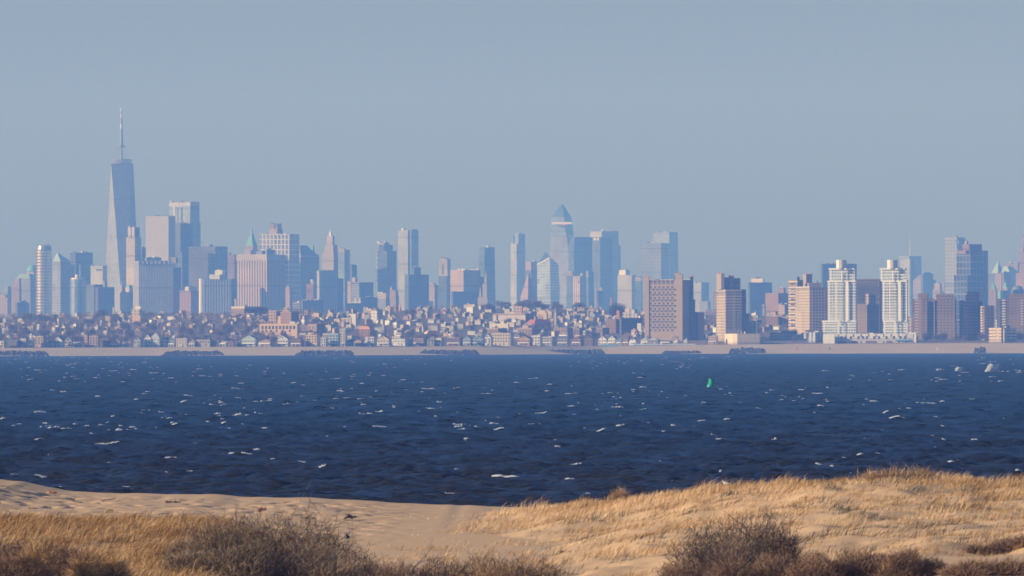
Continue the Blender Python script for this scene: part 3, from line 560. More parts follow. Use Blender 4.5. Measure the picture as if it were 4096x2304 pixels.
def tee(m): m.box((0, 0, .6), (5.2, .35, 1.3)); m.box((.6, -.01, -.6), (1.8, .36, 1.4))
items(t, 0, 'L', 'loggia', dkp, [f + .055 for f in fx6], [800 + 48.2 * i for i in range(8)], 4.6, 2.0, mk=tee)
items(t, 0, 'L', 'top_loggia', dkp, fx6, [727], 4.3, 3.0)
items(t, 0, 'L', 'top_loggia', dkp, fx6, [747], 4.3, 1.2)
for x0, x1, y in ((400, 432, 686), (676, 728, 661), (803, 829, 684)): clutter(t, x0, x1, y, x0, 4, 9, 'redsteel')
for x0, x1 in ((440, 670), (735, 800)): clutter(t, x0, x1, 713, x0, 14, 7, 'mast')
t = S('tan apartment tower with clustered roof turrets and a stepped right wing', 5, 500, [
 ('shaft', tanw, 1042, 1112, 1256, 800, dict(a=83)), ('turret', tanwall, 1042, 1078, 1106, 656, dict(yb=800, a=82)), ('turret', tanw, 1108, 1116, 1152, 690, dict(yb=800, a=83, dy=6)), ('turret', tanwall, 1150, 1160, 1193, 680, dict(yb=800, a=83, dy=-4)), ('turret', tanwall, 1190, 1198, 1251, 697, dict(yb=800, a=83, dy=8)),
 ('dark_loggia', 'dark', 1198, 1202, 1238, 700, dict(yb=752, a=83, dy=-11)), ('wing', tanwd, 1254, 1262, 1302, 797, dict(a=83, dy=12)), ('step', tanw, 1298, 1304, 1334, 1012, dict(a=83, dy=10)), ('step', tanw, 1330, 1336, 1392, 1078, dict(a=83, dy=16))])
items(t, 0, 'R', 'window', dkp, [.12, .2, .36, .62, .7, .78, .93], [822 + 24.6 * i for i in range(14)], 2.0, 1.5)
items(t, 6, 'R', 'balcony', tanwall, [.5], [812 + 25 * i for i in range(14)], 5.5, 1.1, 1.6, out=.7)
for x0, x1, y in ((1044, 1104, 656), (1152, 1190, 680), (1180, 1215, 797)): clutter(t, x0, x1, y, x0, 4, 8, 'redsteel')
S('low cream beachfront block with a long grey side', 5, 345, [('block', facade((.62, .52, .38), (.4, .33, .25), 6, 4, .2, .4), 1118, 1214, 1416, 1192, dict(a=82)), ('roof_hut', 'brown', 1252, 1262, 1310, 1172, dict(yb=1192, a=70)), ('yellow_annex', 'cream', 1386, 1400, 1462, 1240, dict(a=60, dy=-40)), ('roof_tank', 'pale', 1284, 0, 1300, 1172, dict(yb=1192, dy=-8, cyl=1))], 'beach_block', 'building')
t = S('tan apartment tower with dark banded floors behind the brick-topped one', 6, 1150, [('shaft', tanband, 343, 420, 472, 712, dict(a=60)), ('turret', tanwall, 472, 500, 554, 660, dict(a=60, dy=20)), ('roof_plant', 'slate', 398, 420, 442, 685, dict(yb=712, a=60))])
items(t, 0, 'L', 'balcony', dkp, [.5], [748 + 46 * i for i in range(9)], 11.0, 2.2)
clutter(t, 480, 550, 660, 4, 5, 8, 'redsteel')
t = S('blocky tan apartment tower with a blank shaded corner and brick penthouse', 6, 900, [('shaft', tanw, 423, 520, 684, 780, dict(a=82)), ('parapet', 'pale', 424, 518, 526, 772, dict(yb=780, a=82)), ('penthouse', tanwall, 512, 522, 630, 738, dict(yb=780, a=82)), ('side_wing', tanwall, 646, 652, 686, 990, dict(a=70, dy=-20)), ('water_tank', 'slate', 594, 0, 606, 714, dict(yb=738, cyl=((1, 0), (1, .6), (.3, 1))))])
items(t, 0, 'R', 'window', dkp, [.24, .40, .56, .72, .9], [800 + 26 * i for i in range(16)], 1.9, 2.1)
t = S('brown apartment slab seen between the two white balcony towers', 6, 800, [('shaft', brd, 945, 1150, 1185, 704, dict(a=16)), ('front_wing', brw, 950, 1040, 1150, 930, dict(a=45, dy=-60)), ('stair_tower', 'tan', 1028, 1058, 1124, 838, dict(a=40, dy=-50))])
items(t, 0, 'L', 'window', dkp, [.06 + .1 * i for i in range(9)], [718, 745, 765, 812, 860, 908], 3.4, 2.0)
items(t, 0, 'L', 'loggia', dkp, [.12, .37, .62, .87], [788, 836, 884], 11.0, 3.2)
# white balcony towers
wht = plain((.80, .78, .74), .7, .05, .3); wglass = facade((.52, .58, .62), (.20, .27, .33), 3.4, 3.8, .62, .62, .4, .2)
def white_tower(label, dx, w2, w3, wide):
    tiers = [(w2[0], w2[1], 612, 722), (w3[0], w3[1], 722, 1078), (wide[0], wide[1], 1078, 1300)]
    parts = []
    for xl, xr, yt, yb in tiers[::-1]: parts.append(('tier', wglass, xl, xr - 14, xr, yt, dict(yb=min(yb, 1290), a=16)))
    xl, xr = w2; c = xl + 62
    parts.append(('roof_drum', 'pale', c, 0, c + 92, 536, dict(yb=612, cyl=1)))
    parts.append(('drum_stack', wht, c - 2, c + 26, c + 30, 534, dict(yb=612, a=30, dy=-12)))
    t = S(label, 6, 420, parts)
    for xl, xr, yt, yb in tiers:
        n = max(1, round((min(yb, 1195) - yt) / 25.2))
        for i in range(n):
            y = yt + i * (min(yb, 1195) - yt) / n
            d = 5 if i else 7
            t.part('balcony_floor', wht, xl - d, xr - 12, xr + d, y - (2 if i else 4), yb=y + (5 if i else 10), a=16)
        for f in ((.02, .27, .62, .93) if yt > 700 and yt < 900 else (.02, .45, .95)):
            x = xl + f * (xr - xl); w = 24 if abs(f - .62) < .05 else 9
            t.part('pier', wht, x, x + w, x + w + 1, yt - 2, yb=min(yb, 1200), a=16, dy=-9 - 40 * (f - .5) * -.06)
    clutter(t, c + 30, c + 110, 606, dx, 5, 6, 'slate')
    return t
white_tower('white balcony tower, the wider one with the tan apartments at its left', 0, (708, 936), (694, 950), (648, 956))
white_tower('white balcony tower, the slimmer one right of the brown slab', 455, (1163, 1390), (1180, 1406), (1190, 1406))
t = S('long low white terrace at the foot of the white balcony towers', 6, 335, [('terrace', facade((.74, .71, .67), (.16, .17, .20), 9.5, 9.0, .2, .42), 648, 1478, 1490, 1192, dict(a=6, depth=18)), ('raised_end', wht, 1415, 1478, 1492, 1182, dict(a=10, dy=-8, depth=16)), ('entrance_block', wht, 650, 752, 760, 1196, dict(a=8, dy=-10, depth=14))], 'beach_terrace', 'building')
def arch(m):
    m.box((0, 0, -.6), (8, .4, 2.8)); m.box((0, .01, 1.1), (6, .4, .8))
items(t, 0, 'L', 'archway', plain((.22, .12, .10), .8), [.21, .34, .49, .54, .71], [1266], 8, 4, mk=arch)
items(t, 0, 'L', 'window', dkp, [.2, .24, .3, .38, .43, .47, .55, .6, .68, .76, .83, .88], [1226], 2.6, 3.4)
items(t, 0, 'L', 'awning', plain((.10, .32, .50), .7), [.83, .88], [1252], 12, 1.6, 1.6, out=.7)
S('low grey block with thin buttresses beside the white terrace', 6, 400, [('block', 'ribs', 512, 580, 652, 1180, dict(a=40)), ('upper_block', 'grey', 572, 610, 645, 1164, dict(yb=1180, a=40))], 'beach_block', 'building')
# brown complex at the right
bal = plain((.52, .46, .42), .8)
t = S('brown apartment slab with pale balconies on its left edge', 7, 620, [('shaft', brw, 398, 520, 530, 880, dict(a=14)), ('side_wing', brw, 330, 384, 400, 884, dict(a=14, dy=18)), ('roof_house', 'brown', 384, 466, 476, 833, dict(yb=880, a=14)), ('corner_pier', plain((.26, .17, .13)), 385, 416, 420, 874, dict(a=14, dy=-8))])
items(t, 1, 'L', 'balcony', bal, [.82], [895 + 25.5 * i for i in range(13)], 4.5, 1.5, 1.8, out=.8)
t = S('brown apartment slab in the middle of the row, with a wide flat roof house', 7, 600, [('shaft', brw, 550, 712, 726, 880, dict(a=14)), ('roof_house', 'brown', 545, 690, 700, 838, dict(yb=880, a=14)), ('link_wing', brd, 524, 532, 552, 892, dict(a=60, dy=14)), ('end_wing', brw, 752, 790, 802, 895, dict(a=14, dy=6))])
items(t, 3, 'L', 'balcony', bal, [-.25], [905 + 25.5 * i for i in range(8)], 4.5, 1.5, 1.8, out=.4)
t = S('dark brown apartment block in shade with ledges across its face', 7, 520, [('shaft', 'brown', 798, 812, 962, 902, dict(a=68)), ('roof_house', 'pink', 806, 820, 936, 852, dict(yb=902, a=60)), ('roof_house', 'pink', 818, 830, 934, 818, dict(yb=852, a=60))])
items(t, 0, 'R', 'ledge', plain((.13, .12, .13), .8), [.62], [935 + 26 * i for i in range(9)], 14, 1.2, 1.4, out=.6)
t = S('narrow brown block with a sunlit balcony edge', 7, 500, [('shaft', brd, 944, 972, 1060, 942, dict(a=82))])
items(t, 0, 'L', 'balcony', plain((.60, .50, .40), .8), [.5], [955 + 24 * i for i in range(10)], 12, 1.4, 1.6, out=.7)
t = S('brown apartment slab cut by the right edge, with bright corner balconies', 7, 640, [('shaft', brw, 1092, 1340, 1352, 880, dict(a=14)), ('roof_house', 'brown', 1188, 1340, 1350, 838, dict(yb=880, a=14)), ('recess', 'dark', 1112, 1130, 1132, 890, dict(a=14, dy=-19, yb=1150))])
items(t, 0, 'L', 'balcony', plain((.66, .62, .58), .8), [.22], [895 + 24 * i for i in range(10)], 5.5, 1.4, 1.6, out=.7)
items(t, 0, 'L', 'balcony', bal, [.88], [895 + 24 * i for i in range(10)], 4.0, 1.4, 1.6, out=.7)
t = S('low cream beach apartment block with side balconies near the right edge', 7, 350, [('block', tanband, 1018, 1118, 1246, 1140, dict(a=66)), ('corner_bay', 'cream', 1082, 1150, 1160, 1148, dict(a=50, dy=-14)), ('roof_hut', 'grey', 1150, 1170, 1205, 1124, dict(yb=1140, a=60))], 'beach_block', 'building')
items(t, 0, 'R', 'balcony', bal, [.9], [1158 + 25 * i for i in range(4)], 6, 1.5, 1.6, out=.7)

# ------------------------------------------------------------------ mid-size buildings of the town
TOWN = 'buildings of the shore town'
def Mid(label, cr, off, parts, name='building', cat='building'): return S(label, cr, off, parts, name, cat, TOWN)
t = Mid('long yellow school-like building with a row of dark windows', 2, 900, [('block', plain((.66, .46, .26), .8), 845, 1138, 1160, 1150, dict(a=14)), ('tower_stub', plain((.62, .42, .25)), 988, 1010, 1014, 1090, dict(a=20, dy=14)), ('roof', 'pale', 1076, 1118, 1122, 1132, dict(yb=1150, a=14)), ('red_annex', 'brick', 868, 946, 950, 1130, dict(a=14, dy=20))])
items(t, 0, 'L', 'window', dkp, [.08 + .093 * i for i in range(10)], [1178], 2.6, 4.2)
items(t, 0, 'L', 'lower_window', dkp, [.09, .18, .30, .45, .62, .8], [1205], 2.2, 2.6)
t = Mid('red-brick school with tall pale window groups', 4, 1500, [('block', 'brick', 328, 580, 648, 1078, dict(a=22)), ('parapet', 'stone', 330, 578, 640, 1070, dict(yb=1078, a=22)), ('tower', 'tan', 498, 556, 562, 1012, dict(a=22, dy=40))])
items(t, 0, 'L', 'window', plain((.52, .46, .42), .6), [.09, .20, .35, .52, .68, .8, .93], [1106], 7.5, 8.0)
t = Mid('long cream flat-roofed building below the brick school', 4, 1000, [('block', facade((.72, .64, .48), (.5, .44, .35), 7, 6, .5, .4), 305, 450, 458, 1147, dict(a=12)), ('roof_unit', 'pale', 300, 330, 332, 1132, dict(yb=1147, a=12))])
t = Mid('pale stone church with a pointed steeple', 4, 1250, [('tower', 'stone', 800, 820, 830, 1062), ('steeple', 'slate', 802, 819, 828, 1008, dict(yb=1062, top=(815, 816, 817))), ('nave', 'pink', 770, 796, 806, 1118, dict(dy=20))], 'church', 'church')
Mid('white stepped block standing before the speckled grey tower', 1, 1700, [('block', 'cream', 1014, 1080, 1092, 1036), ('upper_block', plain((.74, .68, .58), .8), 1044, 1086, 1092, 1014, dict(yb=1036)), ('orange_annex', plain((.60, .38, .24)), 1030, 1084, 1090, 1086, dict(dy=-40))])
Mid('orange-roofed building among trees left of the cream gable', 3, 700, [('block', 'brick', 452, 540, 568, 1192), ('roof', plain((.62, .27, .13)), 450, 540, 570, 1168, dict(yb=1192, top=(470, 530, 548)))])
t = Mid('brick building with arched windows at the foot of the striped tan tower', 2, 2400, [('block', 'brick', 627, 732, 912, 1032, dict(a=40)), ('cornice', 'cream', 626, 733, 900, 1016, dict(yb=1032, a=40)), ('chimney', 'tan', 733, 744, 748, 996, dict(dy=20))])
items(t, 0, 'L', 'window', dkp, [.12, .31, .5, .69, .88], [1060], 2.6, 4.0)
for lab, x0, xm, x1, y in (('brick row building left of the long cream one', 285, 372, 440, 1188), ('brick row building under the red-roofed hall', 520, 632, 700, 1186), ('brick row building below the stone church', 798, 905, 950, 1184), ('brick row building right of the church row', 942, 998, 1040, 1184), ('brick row building at the end of the brick row', 1125, 1178, 1230, 1184)):
    t = Mid(lab, 4, 760, [('block', 'brick', x0, xm, x1, y, dict(a=32)), ('parapet', 'stone', x0 - 1, xm, x1 + 1, y - 5, dict(yb=y, a=32))])
    items(t, 0, 'L', 'window', dkp, [.15, .38, .62, .85], [y + 16, y + 32], 1.8, 2.2)
Mid('long red-roofed hall in the middle of the town', 4, 1150, [('hall', 'tan', 580, 650, 780, 1150), ('roof', plain((.34, .12, .10)), 578, 650, 782, 1116, dict(yb=1150, top=(620, 660, 750)))])
Mid('yellow stepped block above the red-roofed hall', 4, 1800, [('block', plain((.66, .48, .28)), 670, 745, 756, 1062), ('upper_block', plain((.66, .48, .28)), 690, 735, 745, 1044, dict(yb=1062)), ('parapet', 'cream', 672, 690, 692, 1040, dict(yb=1062, dy=12))])
Mid('pair of tan twin gabled blocks on the skyline of the town', 4, 2300, [('block', 'tan', 976, 1036, 1042, 1022), ('block', 'tan', 1060, 1118, 1126, 1026), ('turret', 'cream', 1080, 1096, 1100, 1008, dict(yb=1026)), ('annex', 'stone', 1148, 1170, 1172, 1018)])
Mid('orange brick block with a square chimney tower', 4, 1050, [('block', 'brick', 1202, 1300, 1330, 1110), ('tower', plain((.45, .19, .12)), 1286, 1306, 1312, 1046)])
Mid('tall brick chimney rising on the ridge', 4, 2450, [('stack', plain((.40, .19, .14)), 1238, 1250, 1254, 952), ('cap', plain((.40, .19, .14)), 1240, 1248, 1252, 938, dict(yb=952, top=(1244, 1245, 1247)))], 'chimney', 'chimney')
Mid('slim orange church tower on the ridge below the rippled steel tower', 3, 2450, [('stack', plain((.55, .33, .22)), 762, 772, 777, 1000), ('cap', plain((.50, .28, .2)), 763, 771, 776, 990, dict(yb=1000, top=(768, 769, 770)))], 'church_tower', 'church tower')
Mid('pale multi-storey block with a dark side left of the ridge church tower', 3, 1700, [('block', 'white', 545, 596, 640, 1048), ('upper_block', 'tan', 552, 590, 600, 1038, dict(yb=1048)), ('side_wing', 'dark', 596, 604, 636, 1040, dict(dy=20))])
Mid('white box building on the slope with a blank lit face', 3, 1500, [('block', plain((.72, .66, .58)), 392, 430, 440, 1072), ('annex', 'cream', 315, 395, 400, 1102, dict(dy=-30)), ('chimney', 'cream', 360, 374, 376, 1050, dict(dy=10))])
Mid('brown masonry block with a stepped gable over the yellow building', 2, 1500, [('block', 'brick', 1006, 1092, 1150, 1056), ('gable', 'tan', 1018, 1078, 1086, 1022, dict(yb=1056, top=(1036, 1062, 1068))), ('annex', 'tan', 912, 975, 980, 1046, dict(dy=20))])
Mid('brick building with a round window patch beside the yellow school', 2, 820, [('block', 'brick', 1216, 1288, 1352, 1150), ('rose_window', 'stone', 1228, 1276, 1277, 1160, dict(yb=1192, dy=-16)), ('side_wing', 'brown', 1162, 1216, 1220, 1158, dict(dy=12))])
Mid('cream block above brick houses near the dark pines', 5, 1500, [('block', 'cream', 200, 262, 270, 1000), ('upper_block', plain((.68, .52, .36)), 222, 262, 270, 968, dict(yb=1000)), ('white_wing', 'white', 268, 332, 340, 1012, dict(dy=-20))])
Mid('orange brick block with a tower at the left of the gridded apartment tower', 5, 1000, [('block', 'brick', 50, 140, 172, 1060), ('tower', plain((.46, .21, .14)), 146, 172, 180, 988)])
Mid('dark long block in shade left of the gridded apartment tower', 5, 950, [('block', 'dark', 172, 190, 380, 1052), ('roof_unit', 'pale', 330, 366, 374, 1098, dict(dy=-60))])
Mid('red-brick block beside the purple housing block', 6, 1500, [('block', 'brick', 138, 250, 276, 1038), ('annex', 'pink', 276, 340, 345, 1040)])
Mid('grey stepped block at the foot of the tan balcony tower', 6, 600, [('block', 'grey', 0, 60, 82, 1080), ('lower_block', 'stone', 180, 250, 326, 1180, dict(dy=-80)), ('annex', 'dark', 258, 290, 420, 1165, dict(dy=20))])
Mid('red and white building behind the slimmer white tower', 7, 900, [('block', 'brick', 292, 332, 360, 1038), ('balcony_stack', 'white', 300, 322, 326, 1048, dict(dy=-14))])
Mid('small white shed beside the right-hand brown slabs', 7, 800, [('shed', 'white', 1058, 1086, 1092, 1066), ('roof', 'slate', 1057, 1086, 1093, 1054, dict(yb=1066, top=(1066, 1080, 1084)))], 'shed', 'shed')
Mid('row of blue beach cabins along the foot of the town', 5, 312, [('cabin_row', plain((.12, .28, .52), .7), 292, 850, 862, 1288, dict(a=8, depth=8)), ('roof', plain((.66, .68, .70)), 290, 852, 864, 1283, dict(yb=1288, a=8, depth=9)), ('end_cabin', plain((.13, .30, .55), .7), 0, 152, 156, 1286, dict(a=8, depth=8))], 'beach_cabins', 'cabins')
# ------------------------------------------------------------------ houses
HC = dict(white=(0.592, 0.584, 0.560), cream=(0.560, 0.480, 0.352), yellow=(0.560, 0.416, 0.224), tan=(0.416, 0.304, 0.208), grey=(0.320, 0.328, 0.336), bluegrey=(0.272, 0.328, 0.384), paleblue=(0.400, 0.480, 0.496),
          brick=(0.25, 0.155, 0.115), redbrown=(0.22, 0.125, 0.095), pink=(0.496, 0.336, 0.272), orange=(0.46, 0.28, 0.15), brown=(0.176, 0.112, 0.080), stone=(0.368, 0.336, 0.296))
RC = dict(slate=(.14, .15, .17), brownroof=(.17, .11, .085), redroof=(.30, .11, .08), tanroof=(.38, .27, .18), palegrey=(.42, .42, .42), blueroof=(.12, .30, .36), orangeroof=(.46, .2, .1))
winm = plain((.06, .07, .085), .35, .2, 1); trim = plain((.78, .76, .72), .6, .05, 1); winp = plain((.20, .24, .28), .3, .2, 1)
def house_parts(root, w, d, H, ty, wallc, roofc, detail=True, seed=0):
    rr = random.Random(seed); wm = plain(wallc, .85, .10, .4); rm = plain(roofc, .85, .12, .5)
    hb = H * (.66 if ty in 'gh' else .74 if ty == 's' else .93)
    mb = MB()
    B = [(-w / 2, -d / 2), (w / 2, -d / 2), (w / 2, d / 2), (-w / 2, d / 2)]
    for i in range(4): j = (i + 1) % 4; mb.quad([(*B[i], -3), (*B[j], -3), (*B[j], hb), (*B[i], hb)])
    if ty == 'g':
        for s in (-1, 1): mb.quad([(-w / 2 * -s if s < 0 else -w / 2, s * d / 2, hb), (w / 2 * -s if s < 0 else w / 2, s * d / 2, hb), (0, s * d / 2, H - .15)])
    elif ty == 's':
        for s in (-1, 1): mb.quad([(s * w / 2, -d / 2, hb), (s * w / 2, d / 2, hb), (s * w / 2, 0, H - .15)])
    else: mb.quad([(*q, hb) for q in B])
    mb.build('wall', wm, root)
    r = MB(); e = .5
    def slab(pts, th=.28):
        r.quad(pts); r.quad([(p[0], p[1], p[2] - th) for p in pts][::-1])
        for i in range(len(pts)): j = (i + 1) % len(pts); r.quad([pts[i], (pts[i][0], pts[i][1], pts[i][2] - th), (pts[j][0], pts[j][1], pts[j][2] - th), pts[j]])
    if ty == 'g':
        for s in (-1, 1): slab([(s * (w / 2 + e), -d / 2 - e, hb - .1), (0, -d / 2 - e, H), (0, d / 2 + e, H), (s * (w / 2 + e), d / 2 + e, hb - .1)])
    elif ty == 's':
        for s in (-1, 1): slab([(-w / 2 - e, s * (d / 2 + e), hb - .1), (-w / 2 - e, 0, H), (w / 2 + e, 0, H), (w / 2 + e, s * (d / 2 + e), hb - .1)])
    elif ty == 'h':
        x0, y0, q = w / 2 + e, d / 2 + e, max(.3, (w - d) / 2 + .3)
        c = [(-x0, -y0, hb - .1), (x0, -y0, hb - .1), (x0, y0, hb - .1), (-x0, y0, hb - .1)]; a, b2 = (-q, 0, H), (q, 0, H)
        for f in ([c[0], c[1], b2, a], [c[1], c[2], b2], [c[2], c[3], a, b2], [c[3], c[0], a]): r.quad(f)
        r.quad(c[::-1])
    else:
        r.box((0, 0, hb + .02 + (H - hb) * .25), (w + .5, d + .5, (H - hb) * .5)); r.box((rr.uniform(-.2, .2) * w, 0, hb + (H - hb) * .8), (w * .3, d * .4, (H - hb) * .75))
    r.build('roof', rm, root)
    if not detail: return
    nst = max(1, int(hb / 3.1)); nw = max(2, int(w / 3.2)); src = None
    for s in range(nst):
        z = 1.9 + s * (hb - 1.0) / nst
        if s == 0:
            m = MB(); m.box((0, 0, 0), (1.5, .3, 2.7)); m.build('door', plain((.16, .10, .08)), root, loc=(rr.uniform(-.3, .3) * w, -d / 2 - .1, 1.35))
        for i in range(nw):
            x = -w / 2 + w * (i + .5) / nw
            if s == 0 and rr.random() < .4: continue
            if src is None:
                m = MB(); m.box((0, 0, 0), (w / nw * .52, .24, 1.9)); src = m.build('window', winm if rr.random() < .6 else winp, root); o = src
            else: o = src.copy(); C.objects.link(o)
            o.location = (x, -d / 2 - .05, z)
    if ty == 'g' and src is not None:
        o = src.copy(); C.objects.link(o); o.location = (0, -d / 2 - .05, hb + (H - hb) * .3); o.scale = (.8, 1, .8)
    if rr.random() < .55:
        m = MB(); m.box((0, -d / 2 - 1.2, 3.0), (w * .9, 2.4, .3)); m.box((0, -d / 2 - 2.3, 3.6), (w * .9, .12, .9))
        for sx in (-.44, 0, .44): m.box((sx * w, -d / 2 - 2.2, 1.1), (.35, .35, 3.6))
        m.build('porch', trim, root)
    if rr.random() < .45:
        m = MB(); m.box((0, 0, 0), (.9, .9, 2.6)); m.box((0, 0, 1.4), (1.15, 1.15, .3)); m.build('chimney', plain((.30, .15, .11)), root, loc=(w * .27, d * .1, H + .1))

# the row along the beach: crop, left, right, roof y, roof type, wall, roof, description
FRONT = [
 (1, -40, 46, 1282, 'f', 'cream', 'palegrey', 'cream flat house cut by the left edge of the frame'),
 (1, 48, 150, 1272, 's', 'brown', 'slate', 'dark brown shaded house next to the leftmost cream one'),
 (1, 163, 210, 1258, 'f', 'cream', 'slate', 'narrow cream house left of the two white blocks'),
 (1, 231, 262, 1268, 'f', 'white', 'palegrey', 'very narrow bright white house under the golden round tower'),
 (1, 274, 352, 1244, 'f', 'tan', 'palegrey', 'tan two-storey house with pale flat roof right of the narrow white house'),
 (1, 366, 420, 1282, 's', 'grey', 'slate', 'low grey house with dark roof below the green pyramid roof'),
 (1, 422, 494, 1246, 'g', 'white', 'slate', 'white gabled house with grey roof, left one of an adjoining pair'),
 (1, 496, 560, 1252, 'g', 'stone', 'palegrey', 'stone-coloured gabled house, right one of an adjoining pair'),
 (1, 562, 626, 1290, 's', 'cream', 'palegrey', 'low cream cottage left of the pink tower house'),
 (1, 656, 686, 1234, 'f', 'pink', 'redroof', 'slim pinkish house like a tower'),
 (1, 690, 766, 1240, 'f', 'pink', 'palegrey', 'pink blocky house below the tallest skyscraper'),
 (1, 772, 842, 1262, 's', 'brown', 'brownroof', 'dark brown house in the shadow of the pink house'),
 (1, 846, 908, 1298, 'f', 'tan', 'tanroof', 'low tan annex left of the tan hip-roofed house'),
 (1, 880, 938, 1262, 'h', 'tan', 'brownroof', 'tan house with brown hip roof'),
 (1, 925, 986, 1294, 'f', 'cream', 'tanroof', 'low cream flat house right of the tan hip roof'),
 (1, 1038, 1096, 1250, 'g', 'grey', 'palegrey', 'grey gabled house standing alone in shade'),
 (1, 1118, 1176, 1228, 'g', 'white', 'slate', 'white gabled house, first of three bright white neighbours'),
 (1, 1166, 1242, 1222, 'h', 'white', 'palegrey', 'broad white house, middle of three bright neighbours'),
 (1, 1250, 1304, 1250, 'g', 'white', 'slate', 'white house with small gable, last of three bright neighbours'),
 (2, 150, 200, 1262, 's', 'bluegrey', 'slate', 'blue-grey shaded house right of the three white neighbours'),
 (2, 206, 300, 1258, 'f', 'cream', 'tanroof', 'wide cream house with flat roof and terrace'),
 (2, 300, 352, 1266, 'h', 'yellow', 'tanroof', 'small yellow house attached to the wide cream one'),
 (2, 362, 482, 1268, 'f', 'stone', 'brownroof', 'long low stone-coloured house with porch'),
 (2, 484, 540, 1280, 's', 'brown', 'slate', 'dark brown low house right of the long low stone one'),
 (2, 545, 602, 1284, 's', 'stone', 'palegrey', 'small stone cottage beside the red gable'),
 (2, 604, 656, 1274, 'g', 'redbrown', 'redroof', 'dark red gabled cottage'),
 (2, 658, 706, 1280, 's', 'grey', 'slate', 'grey shaded cottage right of the red gable'),
 (2, 714, 832, 1236, 'g', 'paleblue', 'palegrey', 'pale wide gabled house below the long yellow building'),
 (2, 846, 952, 1268, 'h', 'tan', 'tanroof', 'tan house with low broad hip roof'),
 (2, 988, 1078, 1238, 'g', 'white', 'slate', 'big white gabled house with rows of dark windows'),
 (2, 1094, 1182, 1256, 'h', 'redbrown', 'brownroof', 'red-brown hip-roofed house right of the big white gable'),
 (2, 1210, 1308, 1230, 'f', 'yellow', 'tanroof', 'yellow terraced house with flat roof'),
 (3, 163, 207, 1254, 'f', 'white', 'palegrey', 'narrow white house left of the pale three-storey one'),
 (3, 206, 306, 1220, 'f', 'paleblue', 'palegrey', 'pale three-storey beach house with long balconies'),
 (3, 308, 357, 1182, 'f', 'cream', 'palegrey', 'tall narrow cream house'),
 (3, 362, 412, 1266, 's', 'bluegrey', 'slate', 'blue-grey shaded house right of the tall narrow cream one'),
 (3, 420, 488, 1266, 'g', 'tan', 'tanroof', 'tan round-gabled cottage below the orange-roofed building'),
 (3, 490, 532, 1282, 'f', 'white', 'palegrey', 'low white box house between two taller ones'),
 (3, 535, 580, 1244, 'f', 'white', 'slate', 'narrow tall white house with a chimney'),
 (3, 600, 702, 1240, 'g', 'cream', 'tanroof', 'cream house with one large triangular gable'),
 (3, 724, 834, 1264, 'f', 'white', 'palegrey', 'wide white flat-roofed house right of the cream gable'),
 (3, 834, 866, 1262, 's', 'bluegrey', 'slate', 'small blue-grey house wedged against the brick and white one'),
 (3, 868, 974, 1262, 'f', 'brick', 'palegrey', 'brick house with a pale flat roof, left of the grey house'),
 (3, 986, 1046, 1264, 's', 'grey', 'slate', 'grey house between the brick house and the cream house'),
 (3, 1050, 1106, 1258, 'f', 'cream', 'palegrey', 'cream boxy house right of the grey one'),
 (3, 1138, 1252, 1254, 'f', 'brick', 'palegrey', 'wide brick house with pale upper storey'),
 (3, 1260, 1328, 1238, 'g', 'bluegrey', 'slate', 'blue-grey gabled house beside the wide brick house'),
 (4, 168, 266, 1242, 'g', 'bluegrey', 'palegrey', 'broad blue-grey house with pale gabled roof'),
 (4, 268, 326, 1226, 'g', 'white', 'palegrey', 'white steep-gabled house left of the cream terraces'),
 (4, 326, 488, 1216, 'f', 'cream', 'tanroof', 'large cream apartment house with stepped terraces'),
 (4, 528, 632, 1240, 'g', 'orange', 'brownroof', 'orange gabled house with an arched front'),
 (4, 634, 708, 1236, 'f', 'white', 'palegrey', 'white three-storey house right of the orange gable'),
 (4, 712, 810, 1246, 'f', 'stone', 'palegrey', 'plain stone-grey flat house with small windows'),
 (4, 834, 916, 1242, 's', 'grey', 'slate', 'grey shaded house with a slate roof, left of the red-brown gable'),
 (4, 948, 1026, 1246, 'g', 'redbrown', 'redroof', 'red-brown house with a front gable'),
 (4, 1030, 1112, 1244, 'g', 'brick', 'blueroof', 'brick house with a blue-green roof'),
 (4, 1152, 1222, 1240, 'g', 'white', 'redroof', 'white house with a red gable roof'),
 (4, 1226, 1290, 1238, 'g', 'white', 'slate', 'white house with a dark gable at the start of the cabins'),
 (5, 26, 82, 1206, 's', 'bluegrey', 'slate', 'blue-grey house with a tall dark roof'),
 (5, 84, 150, 1212, 'g', 'white', 'palegrey', 'white house with two small gables near the blue cabins'),
 (5, 156, 206, 1226, 's', 'bluegrey', 'slate', 'dark shaded house left of the brown-roofed one'),
 (5, 208, 264, 1206, 's', 'redbrown', 'brownroof', 'house hidden under a large brown roof'),
 (5, 266, 332, 1228, 'g', 'white', 'brownroof', 'white gabled house left of the gridded apartment tower'),
 (5, 366, 432, 1228, 'h', 'white', 'palegrey', 'white hip-roofed house at the tower foot'),
 (5, 434, 532, 1226, 'h', 'grey', 'palegrey', 'grey hip-roofed house at the tower foot'),
 (5, 538, 636, 1250, 's', 'white', 'slate', 'long low white house behind the blue cabins'),
 (5, 668, 704, 1238, 'h', 'white', 'palegrey', 'small white house like a dome, left of a pair'),
 (5, 748, 784, 1234, 'h', 'white', 'palegrey', 'small white tent-roofed house, right of a pair'),
 (5, 968, 1046, 1208, 'f', 'pink', 'palegrey', 'pink and white low building left of the cream beach block'),
]
GH = 'houses along the far beach'
rr0 = random.Random(11); front_u = []
